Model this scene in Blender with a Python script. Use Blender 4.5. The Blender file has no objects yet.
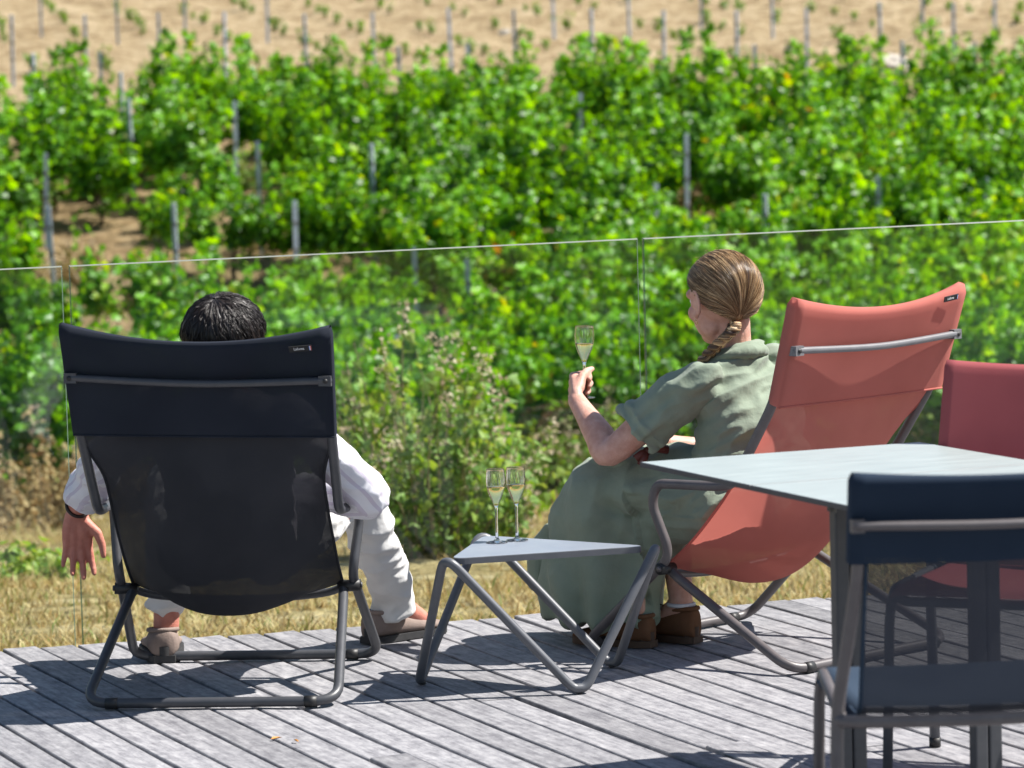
import bpy, bmesh, math, random
import numpy as np
from mathutils import Vector, Matrix, noise, Euler

random.seed(7)
RNG = np.random.default_rng(7)
R = math.radians
scene = bpy.context.scene
COL = scene.collection

# ------------------------------------------------------------------ camera
CAM_H, CAM_F, PITCH, ROLL = 1.60, 3590.0, 4.85, -1.5
cam_data = bpy.data.cameras.new('camera')
cam = bpy.data.objects.new('camera', cam_data)
COL.objects.link(cam)
cam_data.sensor_width = 36.0
cam_data.lens = CAM_F * 36.0 / 1024.0
cam_data.clip_start = 0.1
cam_data.clip_end = 2000
cam.matrix_world = Matrix.Translation((0, 0, CAM_H)) @ Matrix.Rotation(R(90 - PITCH), 4, 'X') @ Matrix.Rotation(R(ROLL), 4, 'Z')
cam_data.dof.use_dof = True
cam_data.dof.focus_distance = 9.7
cam_data.dof.aperture_fstop = 5.8
cam_data.dof.aperture_blades = 0
scene.camera = cam

# ------------------------------------------------------------------ helpers: objects
def link(o):
    COL.objects.link(o)
    return o

def thing(name, label, cat, loc=(0, 0, 0), rz=0.0, group=None):
    o = bpy.data.objects.new(name, None)
    o.empty_display_size = 0.1
    o.location = loc
    o.rotation_euler = (0, 0, rz)
    o['label'] = label
    o['category'] = cat
    if group:
        o['group'] = group
    return link(o)

def tag(o, label, cat, group=None):
    o['label'] = label
    o['category'] = cat
    if group:
        o['group'] = group
    return o

def mesh_obj(name, verts, faces, m, parent=None, smooth=True):
    me = bpy.data.meshes.new(name)
    me.from_pydata([tuple(v) for v in verts], [], faces)
    me.update()
    if smooth:
        me.polygons.foreach_set('use_smooth', [True] * len(me.polygons))
    mats = m if isinstance(m, (list, tuple)) else [m]
    for k in mats:
        me.materials.append(k)
    o = link(bpy.data.objects.new(name, me))
    if parent:
        o.parent = parent
    return o

class MB:
    """collects vertices and faces of one mesh"""
    def __init__(s):
        s.v = []; s.f = []; s.mi = []
    def add(s, v, f, mi=0):
        o = len(s.v)
        s.v.extend([tuple(p) for p in v])
        s.f.extend([tuple(i + o for i in q) for q in f])
        s.mi.extend([mi] * len(f))
    def build(s, name, m, parent=None, smooth=True):
        o = mesh_obj(name, s.v, s.f, m, parent, smooth)
        if any(s.mi):
            o.data.polygons.foreach_set('material_index', s.mi)
        return o

def fillet(pts, rad, seg=6, closed=False):
    P = [Vector(p) for p in pts]
    n = len(P)
    out = []
    for i in range(n):
        if not closed and i in (0, n - 1):
            out.append(P[i]); continue
        a, b, c = P[i - 1], P[i], P[(i + 1) % n]
        u = (a - b); w = (c - b)
        r = rad[i] if isinstance(rad, (list, tuple)) else rad
        d = min(r, u.length * .48, w.length * .48)
        p0 = b + u.normalized() * d
        p1 = b + w.normalized() * d
        for k in range(seg + 1):
            t = k / seg
            out.append(p0 * (1 - t) ** 2 + b * 2 * t * (1 - t) + p1 * t * t)
    return out

def tube_geo(pts, r, n=12, closed=False, caps=True):
    P = [Vector(p) for p in pts]
    N = len(P)
    rr = r if isinstance(r, (list, tuple)) else [r] * N
    V = []; F = []
    def tan(i):
        if closed:
            return (P[(i + 1) % N] - P[i - 1]).normalized()
        if i == 0: return (P[1] - P[0]).normalized()
        if i == N - 1: return (P[-1] - P[-2]).normalized()
        return ((P[i + 1] - P[i]).normalized() + (P[i] - P[i - 1]).normalized()).normalized()
    t = tan(0)
    up = Vector((0, 0, 1)) if abs(t.z) < .9 else Vector((1, 0, 0))
    u = (up - t * up.dot(t)).normalized()
    for i in range(N):
        t = tan(i)
        u = (u - t * u.dot(t)).normalized()
        w = t.cross(u)
        for k in range(n):
            a = 2 * math.pi * k / n
            V.append(P[i] + (u * math.cos(a) + w * math.sin(a)) * rr[i])
    for i in range(N if closed else N - 1):
        j = (i + 1) % N
        for k in range(n):
            l = (k + 1) % n
            F.append((i * n + k, i * n + l, j * n + l, j * n + k))
    if caps and not closed:
        F.append(tuple(range(n))[::-1])
        F.append(tuple((N - 1) * n + k for k in range(n)))
    return V, F

def box_geo(x0, x1, y0, y1, z0, z1):
    V = [(x0, y0, z0), (x1, y0, z0), (x1, y1, z0), (x0, y1, z0), (x0, y0, z1), (x1, y0, z1), (x1, y1, z1), (x0, y1, z1)]
    F = [(3, 2, 1, 0), (4, 5, 6, 7), (0, 1, 5, 4), (1, 2, 6, 5), (2, 3, 7, 6), (3, 0, 4, 7)]
    return V, F

def lathe_geo(prof, n=32):
    V = []; F = []
    N = len(prof)
    for r, z in prof:
        for k in range(n):
            a = 2 * math.pi * k / n
            V.append((r * math.cos(a), r * math.sin(a), z))
    for i in range(N - 1):
        for k in range(n):
            l = (k + 1) % n
            F.append((i * n + k, i * n + l, (i + 1) * n + l, (i + 1) * n + k))
    return V, F

def crom(pts, n):
    """Catmull-Rom through points (tuples of any length), n samples per span"""
    P = [np.array(p, float) for p in pts]
    P = [2 * P[0] - P[1]] + P + [2 * P[-1] - P[-2]]
    out = []
    for i in range(1, len(P) - 2):
        for k in range(n):
            t = k / n
            out.append(.5 * ((2 * P[i]) + (-P[i - 1] + P[i + 1]) * t + (2 * P[i - 1] - 5 * P[i] + 4 * P[i + 1] - P[i + 2]) * t * t + (-P[i - 1] + 3 * P[i] - 3 * P[i + 1] + P[i + 2]) * t ** 3))
    out.append(P[-2])
    return out

def copy_thing(root):
    r = root.copy(); COL.objects.link(r)
    for ch in root.children:
        c = ch.copy(); COL.objects.link(c); c.parent = r
        for g in ch.children:
            d = g.copy(); COL.objects.link(d); d.parent = c
    return r

# ------------------------------------------------------------------ helpers: materials
def mat(name):
    m = bpy.data.materials.new(name)
    m.use_nodes = True
    nt = m.node_tree
    return m, nt, nt.nodes['Principled BSDF'], nt.nodes['Material Output']

def N(nt, t, **kw):
    n = nt.nodes.new(t)
    for k, v in kw.items():
        if k in n.inputs:
            n.inputs[k].default_value = v
        else:
            setattr(n, k, v)
    return n

def ramp(nt, stops, fac=None, interp='LINEAR'):
    n = nt.nodes.new('ShaderNodeValToRGB')
    e = n.color_ramp.elements
    n.color_ramp.interpolation = interp
    while len(e) < len(stops):
        e.new(0.5)
    for k, (p, c) in enumerate(stops):
        e[k].position = p
        e[k].color = (c[0], c[1], c[2], 1)
    if fac is not None:
        nt.links.new(fac, n.inputs[0])
    return n

def noisy(name, c1, c2, scale=8, rough=.6, bump=0.0, bscale=60, spec=.5, metal=0, detail=6, stretch=None, coord='Object'):
    m, nt, b, out = mat(name)
    tc = N(nt, 'ShaderNodeTexCoord')
    src = tc.outputs[coord]
    if stretch:
        mp = N(nt, 'ShaderNodeMapping')
        mp.inputs['Scale'].default_value = stretch
        nt.links.new(src, mp.inputs[0]); src = mp.outputs[0]
    nz = N(nt, 'ShaderNodeTexNoise', Scale=scale, Detail=detail, Roughness=.6)
    nt.links.new(src, nz.inputs['Vector'])
    rp = ramp(nt, [(.3, c1), (.7, c2)], nz.outputs['Fac'])
    nt.links.new(rp.outputs[0], b.inputs['Base Color'])
    b.inputs['Roughness'].default_value = rough
    b.inputs['Specular IOR Level'].default_value = spec
    b.inputs['Metallic'].default_value = metal
    if bump:
        n2 = N(nt, 'ShaderNodeTexNoise', Scale=bscale, Detail=4)
        nt.links.new(src, n2.inputs['Vector'])
        bp = N(nt, 'ShaderNodeBump', Strength=bump, Distance=.004)
        nt.links.new(n2.outputs['Fac'], bp.inputs['Height'])
        nt.links.new(bp.outputs[0], b.inputs['Normal'])
    return m

def mesh_fabric(name, c1, c2, see=.1, trans=.15, rough=.88, weave=900):
    """woven outdoor sling: part open weave, part light glowing through"""
    m, nt, b, out = mat(name)
    tc = N(nt, 'ShaderNodeTexCoord')
    nz = N(nt, 'ShaderNodeTexNoise', Scale=5, Detail=5)
    nt.links.new(tc.outputs['Object'], nz.inputs['Vector'])
    rp = ramp(nt, [(.3, c1), (.7, c2)], nz.outputs['Fac'])
    ch = N(nt, 'ShaderNodeTexNoise', Scale=weave, Detail=1)
    nt.links.new(tc.outputs['Object'], ch.inputs['Vector'])
    bp = N(nt, 'ShaderNodeBump', Strength=.25, Distance=.001)
    nt.links.new(ch.outputs['Fac'], bp.inputs['Height'])
    nt.links.new(rp.outputs[0], b.inputs['Base Color'])
    nt.links.new(bp.outputs[0], b.inputs['Normal'])
    b.inputs['Roughness'].default_value = rough
    b.inputs['Specular IOR Level'].default_value = .22
    tl = N(nt, 'ShaderNodeBsdfTranslucent')
    nt.links.new(rp.outputs[0], tl.inputs['Color'])
    mx = N(nt, 'ShaderNodeMixShader'); mx.inputs[0].default_value = trans
    nt.links.new(b.outputs[0], mx.inputs[1]); nt.links.new(tl.outputs[0], mx.inputs[2])
    tr = N(nt, 'ShaderNodeBsdfTransparent')
    mx2 = N(nt, 'ShaderNodeMixShader'); mx2.inputs[0].default_value = see
    nt.links.new(mx.outputs[0], mx2.inputs[1]); nt.links.new(tr.outputs[0], mx2.inputs[2])
    nt.links.new(mx2.outputs[0], out.inputs['Surface'])
    return m

M = {}
M['metal'] = noisy('dark_powder_coat', (.047, .050, .058), (.062, .064, .072), 30, .42, .06, 900, .5)
M['metal_blue'] = noisy('graphite_powder_coat', (.085, .092, .105), (.105, .11, .125), 30, .40, .06, 900, .5)
M['metal_brown'] = noisy('bronze_grey_powder_coat', (.085, .075, .078), (.105, .095, .098), 30, .42, .06, 900, .5)
M['brace_grey'] = noisy('grey_powder_coat', (.13, .13, .14), (.16, .16, .17), 30, .4, .05, 900, .5)
M['plastic'] = noisy('black_plastic', (.012, .012, .013), (.02, .02, .021), 20, .5)
M['sling_dark'] = mesh_fabric('graphite_sling', (.021, .023, .029), (.030, .032, .039), .018, .05)
M['sleeve_dark'] = mesh_fabric('graphite_sleeve', (.013, .017, .027), (.020, .025, .038), .05, .08)
M['sling_coral'] = mesh_fabric('coral_sling', (.52, .155, .125), (.59, .18, .148), .03, .42)
M['sleeve_coral'] = mesh_fabric('coral_sleeve', (.58, .195, .160), (.65, .225, .188), .02, .42)
M['sling_navy'] = mesh_fabric('navy_mesh_sling', (.030, .034, .048), (.042, .046, .060), .10, .06)
M['seat_navy'] = mesh_fabric('navy_mesh_seat', (.020, .036, .062), (.030, .048, .076), .0, .04)
M['sleeve_navy'] = mesh_fabric('navy_sleeve', (.011, .022, .043), (.017, .030, .054), .01, .04)
M['sleeve_red'] = mesh_fabric('dark_red_sleeve', (.40, .105, .115), (.46, .125, .135), .03, .30)
M['tag_black'] = noisy('black_woven_tag', (.008, .008, .009), (.014, .014, .015), 60, .7)
M['tag_white'] = noisy('white_thread', (.75, .75, .75), (.8, .8, .8), 60, .7)
M['tag_red'] = noisy('red_thread', (.6, .05, .05), (.65, .06, .06), 60, .7)
M['tag_blue'] = noisy('blue_thread', (.08, .2, .6), (.1, .25, .65), 60, .7)

# table top: pale laminate
def make_laminate():
    m, nt, b, out = mat('pale_laminate')
    tc = N(nt, 'ShaderNodeTexCoord')
    mp = N(nt, 'ShaderNodeMapping'); mp.inputs['Scale'].default_value = (2, 22, 1)
    nt.links.new(tc.outputs['Object'], mp.inputs[0])
    nz = N(nt, 'ShaderNodeTexNoise', Scale=3, Detail=8, Roughness=.7)
    nt.links.new(mp.outputs[0], nz.inputs['Vector'])
    rp = ramp(nt, [(.3, (.265, .305, .305)), (.7, (.345, .39, .385))], nz.outputs['Fac'])
    nt.links.new(rp.outputs[0], b.inputs['Base Color'])
    rr = ramp(nt, [(.3, (.32,) * 3), (.7, (.45,) * 3)], nz.outputs['Fac'])
    nt.links.new(rr.outputs[0], b.inputs['Roughness'])
    return m
M['laminate'] = make_laminate()
M['laminate_edge'] = noisy('dark_laminate_edge', (.045, .045, .052), (.06, .06, .068), 30, .55)
M['side_top'] = noisy('blue_grey_coated_plate', (.20, .225, .27), (.235, .26, .30), 12, .36, .05, 700, .5)

# deck wood
def make_deck():
    m, nt, b, out = mat('weathered_grey_wood')
    tc = N(nt, 'ShaderNodeTexCoord')
    geo = N(nt, 'ShaderNodeNewGeometry')
    off = N(nt, 'ShaderNodeVectorMath', operation='SCALE'); off.inputs['Scale'].default_value = 37.0
    cmb = N(nt, 'ShaderNodeCombineXYZ')
    nt.links.new(geo.outputs['Random Per Island'], cmb.inputs[0])
    nt.links.new(geo.outputs['Random Per Island'], cmb.inputs[1])
    nt.links.new(cmb.outputs[0], off.inputs[0])
    add = N(nt, 'ShaderNodeVectorMath', operation='ADD')
    nt.links.new(tc.outputs['Object'], add.inputs[0]); nt.links.new(off.outputs[0], add.inputs[1])
    def grain(sx, sy, scale, det=8, rgh=.65):
        mp = N(nt, 'ShaderNodeMapping'); mp.inputs['Scale'].default_value = (sx, sy, 6)
        nt.links.new(add.outputs[0], mp.inputs[0])
        n = N(nt, 'ShaderNodeTexNoise', Scale=scale, Detail=det, Roughness=rgh)
        nt.links.new(mp.outputs[0], n.inputs['Vector'])
        return n
    g1 = grain(1.6, 20, 3.4)
    g2 = grain(.8, 70, 5, 5)
    bl = grain(5, 9, 3.2, 12, .78)
    mixv = N(nt, 'ShaderNodeMath', operation='MULTIPLY_ADD'); mixv.inputs[1].default_value = .38
    nt.links.new(g1.outputs['Fac'], mixv.inputs[0])
    m2 = N(nt, 'ShaderNodeMath', operation='MULTIPLY'); m2.inputs[1].default_value = .62
    nt.links.new(bl.outputs['Fac'], m2.inputs[0]); nt.links.new(m2.outputs[0], mixv.inputs[2])
    rp = ramp(nt, [(.34, (.075, .074, .083)), (.43, (.165, .163, .178)), (.53, (.265, .262, .276)), (.66, (.40, .394, .405))], mixv.outputs[0])
    # per-board brightness
    brd = N(nt, 'ShaderNodeMapRange'); brd.inputs['To Min'].default_value = .78; brd.inputs['To Max'].default_value = 1.12
    nt.links.new(geo.outputs['Random Per Island'], brd.inputs[0])
    vm = N(nt, 'ShaderNodeVectorMath', operation='SCALE')
    nt.links.new(rp.outputs[0], vm.inputs[0]); nt.links.new(brd.outputs[0], vm.inputs['Scale'])
    # fine dark cracks
    cr = ramp(nt, [(.32, (.45,) * 3), (.39, (1,) * 3)], g2.outputs['Fac'])
    mm = N(nt, 'ShaderNodeVectorMath', operation='MULTIPLY')
    nt.links.new(vm.outputs[0], mm.inputs[0]); nt.links.new(cr.outputs[0], mm.inputs[1])
    nt.links.new(mm.outputs[0], b.inputs['Base Color'])
    b.inputs['Roughness'].default_value = .72
    b.inputs['Specular IOR Level'].default_value = .3
    bp = N(nt, 'ShaderNodeBump', Strength=.5, Distance=.003)
    nt.links.new(g2.outputs['Fac'], bp.inputs['Height'])
    nt.links.new(bp.outputs[0], b.inputs['Normal'])
    return m
M['deck'] = make_deck()
M['joist'] = noisy('shaded_joist', (.012, .011, .010), (.02, .018, .016), 6, .9)  # near-black: the shade seen in the deck gaps is put into this colour

# foliage
def leafy(name, stops, gloss=.42, trans=.45, ycol=None, objvar=.25):
    m, nt, b, out = mat(name)
    geo = N(nt, 'ShaderNodeNewGeometry')
    oi = N(nt, 'ShaderNodeObjectInfo')
    ad = N(nt, 'ShaderNodeMath', operation='MULTIPLY_ADD'); ad.inputs[1].default_value = objvar
    nt.links.new(oi.outputs['Random'], ad.inputs[0])
    sc = N(nt, 'ShaderNodeMath', operation='MULTIPLY'); sc.inputs[1].default_value = 1 - objvar
    nt.links.new(geo.outputs['Random Per Island'], sc.inputs[0])
    nt.links.new(sc.outputs[0], ad.inputs[2])
    rp = ramp(nt, stops, ad.outputs[0])
    nt.links.new(rp.outputs[0], b.inputs['Base Color'])
    b.inputs['Roughness'].default_value = gloss
    b.inputs['Specular IOR Level'].default_value = .5
    tl = N(nt, 'ShaderNodeBsdfTranslucent')
    hs = N(nt, 'ShaderNodeHueSaturation'); hs.inputs['Hue'].default_value = .475; hs.inputs['Saturation'].default_value = 1.1; hs.inputs['Value'].default_value = 1.55
    nt.links.new(rp.outputs[0], hs.inputs['Color']); nt.links.new(hs.outputs[0], tl.inputs['Color'])
    mx = N(nt, 'ShaderNodeMixShader'); mx.inputs[0].default_value = trans
    nt.links.new(b.outputs[0], mx.inputs[1]); nt.links.new(tl.outputs[0], mx.inputs[2])
    nt.links.new(mx.outputs[0], out.inputs['Surface'])
    return m
M['vine_leaf'] = leafy('vine_leaf', [(0, (.020, .080, .003)), (.32, (.052, .180, .004)), (.58, (.118, .345, .006)), (.84, (.225, .52, .016)), (.93, (.35, .47, .03)), (.965, (.46, .36, .04)), (1, (.36, .15, .04))])
M['young_leaf'] = leafy('young_leaf', [(0, (.09, .20, .02)), (.6, (.14, .28, .03)), (1, (.22, .30, .05))])
M['weed_leaf'] = leafy('weed_leaf', [(0, (.08, .17, .02)), (.5, (.16, .29, .035)), (.8, (.26, .36, .06)), (1, (.42, .37, .13))], .6, .35)
M['dry_leaf'] = leafy('dry_leaf', [(0, (.16, .11, .045)), (.4, (.30, .22, .09)), (.75, (.42, .33, .15)), (.9, (.22, .24, .06)), (1, (.14, .20, .04))], .7, .25)
M['plume'] = leafy('seed_plume', [(0, (.38, .30, .18)), (.6, (.50, .42, .29)), (1, (.58, .50, .38))], .8, .3)
M['straw'] = leafy('dry_grass', [(0, (.30, .22, .085)), (.35, (.42, .33, .14)), (.70, (.54, .45, .22)), (.86, (.34, .31, .10)), (1, (.16, .22, .05))], .7, .3, objvar=0)
M['bark'] = noisy('vine_bark', (.045, .03, .02), (.12, .085, .055), 30, .9, .8, 60)
M['stem'] = noisy('dry_stem', (.16, .14, .06), (.27, .22, .11), 20, .8)
M['post'] = noisy('galvanised_post', (.44, .49, .58), (.58, .63, .72), 9, .55, 0, 60, .5, .3)
M['stone'] = noisy('pale_stone', (.40, .36, .30), (.52, .48, .42), 9, .9, .6, 30)

def make_ground():
    m, nt, b, out = mat('hillside_ground')
    geo = N(nt, 'ShaderNodeNewGeometry')
    sp = N(nt, 'ShaderNodeSeparateXYZ'); nt.links.new(geo.outputs['Position'], sp.inputs[0])
    def nz(scale, det=8, r=.65):
        n = N(nt, 'ShaderNodeTexNoise', Scale=scale, Detail=det, Roughness=r)
        nt.links.new(geo.outputs['Position'], n.inputs['Vector']); return n
    a = nz(.5); c = nz(3.5); d = nz(11, 5)
    near = ramp(nt, [(.34, (.11, .12, .035)), (.44, (.30, .23, .10)), (.54, (.46, .37, .18)), (.68, (.58, .49, .29))], c.outputs['Fac'])
    mid = ramp(nt, [(.28, (.17, .115, .06)), (.5, (.34, .24, .125)), (.72, (.48, .37, .22))], c.outputs['Fac'])
    e_ = nz(2.0, 12, .82)
    far = ramp(nt, [(.38, (.20, .135, .065)), (.46, (.38, .275, .15)), (.53, (.53, .41, .245)), (.64, (.70, .58, .39))], e_.outputs['Fac'])
    def step(v0, v1):
        n = N(nt, 'ShaderNodeMapRange'); n.inputs['From Min'].default_value = v0; n.inputs['From Max'].default_value = v1
        ad = N(nt, 'ShaderNodeMath', operation='MULTIPLY_ADD'); ad.inputs[1].default_value = 6
        nt.links.new(a.outputs['Fac'], ad.inputs[0]); nt.links.new(sp.outputs['Y'], ad.inputs[2])
        nt.links.new(ad.outputs[0], n.inputs[0]); return n
    s1 = step(24, 30); s2 = step(52, 55)
    m1 = N(nt, 'ShaderNodeMixRGB'); nt.links.new(s1.outputs[0], m1.inputs[0]); nt.links.new(near.outputs[0], m1.inputs[1]); nt.links.new(mid.outputs[0], m1.inputs[2])
    m2 = N(nt, 'ShaderNodeMixRGB'); nt.links.new(s2.outputs[0], m2.inputs[0]); nt.links.new(m1.outputs[0], m2.inputs[1]); nt.links.new(far.outputs[0], m2.inputs[2])
    nt.links.new(m2.outputs[0], b.inputs['Base Color'])
    b.inputs['Roughness'].default_value = .95
    b.inputs['Specular IOR Level'].default_value = .1
    bp = N(nt, 'ShaderNodeBump', Strength=1.0, Distance=.22)
    nt.links.new(d.outputs['Fac'], bp.inputs['Height'])
    nt.links.new(bp.outputs[0], b.inputs['Normal'])
    return m
M['ground'] = make_ground()

def make_pane():
    m, nt, b, out = mat('clear_balustrade_glass')
    tr = N(nt, 'ShaderNodeBsdfTransparent'); tr.inputs[0].default_value = (.95, .975, .965, 1)
    gl = N(nt, 'ShaderNodeBsdfGlossy'); gl.inputs['Roughness'].default_value = .03
    gl.inputs['Color'].default_value = (.9, .95, .95, 1)
    fr = N(nt, 'ShaderNodeFresnel'); fr.inputs['IOR'].default_value = 1.33
    mx = N(nt, 'ShaderNodeMixShader')
    nt.links.new(fr.outputs[0], mx.inputs[0]); nt.links.new(tr.outputs[0], mx.inputs[1]); nt.links.new(gl.outputs[0], mx.inputs[2])
    # thin dust film and smears
    df = N(nt, 'ShaderNodeBsdfDiffuse'); df.inputs[0].default_value = (.7, .72, .72, 1)
    tc = N(nt, 'ShaderNodeTexCoord')
    nz = N(nt, 'ShaderNodeTexNoise', Scale=2.5, Detail=7, Roughness=.6)
    nz.inputs['Distortion'].default_value = 1.5
    nt.links.new(tc.outputs['Object'], nz.inputs['Vector'])
    mr = ramp(nt, [(.45, (.002,) * 3), (.8, (.007,) * 3)], nz.outputs['Fac'])
    mx2 = N(nt, 'ShaderNodeMixShader')
    nt.links.new(mr.outputs[0], mx2.inputs[0]); nt.links.new(mx.outputs[0], mx2.inputs[1]); nt.links.new(df.outputs[0], mx2.inputs[2])
    nt.links.new(mx2.outputs[0], out.inputs['Surface'])
    return m
M['pane'] = make_pane()
def make_edge():
    m, nt, b, out = mat('ground_glass_edge')
    b.inputs['Base Color'].default_value = (.16, .22, .185, 1)
    b.inputs['Roughness'].default_value = .25
    tr = N(nt, 'ShaderNodeBsdfTransparent'); tr.inputs[0].default_value = (.55, .8, .7, 1)
    mx = N(nt, 'ShaderNodeMixShader'); mx.inputs[0].default_value = .45
    nt.links.new(b.outputs[0], mx.inputs[1]); nt.links.new(tr.outputs[0], mx.inputs[2])
    nt.links.new(mx.outputs[0], out.inputs['Surface'])
    return m
M['pane_edge'] = make_edge()
M['pane_top'] = noisy('polished_glass_top_edge', (.18, .195, .165), (.23, .245, .205), 5, .3)

def make_glass(name, col, ior, rough=0.0):
    m, nt, b, out = mat(name)
    b.inputs['Base Color'].default_value = (*col, 1)
    b.inputs['Transmission Weight'].default_value = 1
    b.inputs['Roughness'].default_value = rough
    b.inputs['IOR'].default_value = ior
    return m
M['crystal'] = make_glass('clear_crystal', (1, 1, 1), 1.46)
M['wine'] = make_glass('pale_gold_wine', (.94, .82, .40), 1.34)

# skin, hair, cloth
def skin(name, c1, c2):
    m = noisy(name, c1, c2, 26, .52, .35, 190, .4)
    b = m.node_tree.nodes['Principled BSDF']
    b.inputs['Subsurface Weight'].default_value = .12
    b.inputs['Subsurface Radius'].default_value = (.012, .004, .002)
    b.inputs['Subsurface Scale'].default_value = .6
    return m
M['skin_w'] = skin('fair_skin', (.50, .25, .185), (.66, .40, .32))
M['skin_m'] = skin('tanned_skin', (.44, .150, .110), (.58, .245, .185))

def hair_mat(name, stops, scale=(70, 2.2, 1), rough=.36):
    m, nt, b, out = mat(name)
    tc = N(nt, 'ShaderNodeTexCoord')
    mp = N(nt, 'ShaderNodeMapping'); mp.inputs['Scale'].default_value = scale
    nt.links.new(tc.outputs['UV'], mp.inputs[0])
    nz = N(nt, 'ShaderNodeTexNoise', Scale=1.0, Detail=6, Roughness=.7)
    nt.links.new(mp.outputs[0], nz.inputs['Vector'])
    mp2 = N(nt, 'ShaderNodeMapping'); mp2.inputs['Scale'].default_value = (scale[0] * .16, 1.1, 1)
    nt.links.new(tc.outputs['UV'], mp2.inputs[0])
    nz2 = N(nt, 'ShaderNodeTexNoise', Scale=1.0, Detail=3, Roughness=.5)
    nt.links.new(mp2.outputs[0], nz2.inputs['Vector'])
    mxf = N(nt, 'ShaderNodeMath', operation='MULTIPLY_ADD'); mxf.inputs[1].default_value = .45
    m55 = N(nt, 'ShaderNodeMath', operation='MULTIPLY'); m55.inputs[1].default_value = .55
    nt.links.new(nz.outputs['Fac'], mxf.inputs[0]); nt.links.new(nz2.outputs['Fac'], m55.inputs[0]); nt.links.new(m55.outputs[0], mxf.inputs[2])
    rp = ramp(nt, stops, mxf.outputs[0])
    nt.links.new(rp.outputs[0], b.inputs['Base Color'])
    b.inputs['Roughness'].default_value = rough
    b.inputs['Specular IOR Level'].default_value = .45
    b.inputs['Anisotropic'].default_value = .6
    bp = N(nt, 'ShaderNodeBump', Strength=.7, Distance=.004)
    nt.links.new(nz.outputs['Fac'], bp.inputs['Height'])
    nt.links.new(bp.outputs[0], b.inputs['Normal'])
    return m
M['hair_w'] = hair_mat('dark_blonde_hair', [(.40, (.028, .014, .008)), (.465, (.085, .046, .022)), (.52, (.34, .20, .09)), (.58, (.84, .62, .36))])
M['hair_m'] = hair_mat('black_brown_hair', [(.35, (.006, .004, .004)), (.6, (.018, .011, .009)), (.8, (.04, .022, .016))], rough=.38)

def cloth(name, c1, c2, rough=.85, bump=.35, stripes=None):
    m, nt, b, out = mat(name)
    tc = N(nt, 'ShaderNodeTexCoord')
    nz = N(nt, 'ShaderNodeTexNoise', Scale=9, Detail=8)
    nt.links.new(tc.outputs['Object'], nz.inputs['Vector'])
    rp = ramp(nt, [(.3, c1), (.7, c2)], nz.outputs['Fac'])
    colr = rp.outputs[0]
    if stripes:
        at = N(nt, 'ShaderNodeAttribute', attribute_name='stripe')
        sn = N(nt, 'ShaderNodeMath', operation='SINE')
        ml = N(nt, 'ShaderNodeMath', operation='MULTIPLY'); ml.inputs[1].default_value = stripes[1]
        nt.links.new(at.outputs['Fac'], ml.inputs[0]); nt.links.new(ml.outputs[0], sn.inputs[0])
        st = ramp(nt, [(.55, (0,) * 3), (.62, (1,) * 3)], sn.outputs[0])
        mx = N(nt, 'ShaderNodeMixRGB'); mx.inputs[2].default_value = (*stripes[0], 1)
        nt.links.new(st.outputs[0], mx.inputs[0]); nt.links.new(rp.outputs[0], mx.inputs[1])
        colr = mx.outputs[0]
    nt.links.new(colr, b.inputs['Base Color'])
    b.inputs['Roughness'].default_value = rough
    b.inputs['Specular IOR Level'].default_value = .2
    b.inputs['Sheen Weight'].default_value = .15
    n2 = N(nt, 'ShaderNodeTexNoise', Scale=32, Detail=5, Roughness=.6)
    nt.links.new(tc.outputs['Object'], n2.inputs['Vector'])
    bp = N(nt, 'ShaderNodeBump', Strength=bump, Distance=.006)
    nt.links.new(n2.outputs['Fac'], bp.inputs['Height'])
    nt.links.new(bp.outputs[0], b.inputs['Normal'])
    tl = N(nt, 'ShaderNodeBsdfTranslucent'); nt.links.new(colr, tl.inputs['Color'])
    mx = N(nt, 'ShaderNodeMixShader'); mx.inputs[0].default_value = .08
    nt.links.new(b.outputs[0], mx.inputs[1]); nt.links.new(tl.outputs[0], mx.inputs[2])
    nt.links.new(mx.outputs[0], out.inputs['Surface'])
    return m
M['dress'] = cloth('sage_linen', (.215, .265, .200), (.275, .33, .255), .85, .6)
M['shirt'] = cloth('white_striped_shirt', (.74, .74, .80), (.80, .80, .85), .8, .2, ((.62, .58, .68), 150.0))
M['trousers'] = cloth('off_white_trousers', (.66, .66, .66), (.74, .74, .73))
M['suede'] = noisy('taupe_suede', (.20, .155, .135), (.27, .21, .185), 20, .9, .3, 300, .2)
M['brown_suede'] = noisy('brown_suede', (.13, .062, .032), (.18, .09, .048), 20, .9, .3, 300, .2)
M['sole'] = noisy('dark_rubber_sole', (.02, .02, .022), (.035, .035, .037), 30, .7)
M['brown_sole'] = noisy('brown_rubber_sole', (.06, .033, .02), (.09, .05, .03), 30, .7)
M['sock'] = noisy('white_sock', (.6, .6, .65), (.7, .7, .74), 40, .9)
M['leather'] = noisy('dark_leather', (.02, .012, .01), (.035, .02, .015), 30, .5)
M['ribbon'] = noisy('maroon_ribbon', (.07, .014, .010), (.11, .022, .014), 30, .6)
M['gold'] = noisy('gold', (.75, .5, .2), (.8, .55, .25), 30, .25, 0, 60, .5, 1)
M['eye'] = noisy('eye_white', (.6, .58, .55), (.66, .64, .6), 30, .2)

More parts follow.
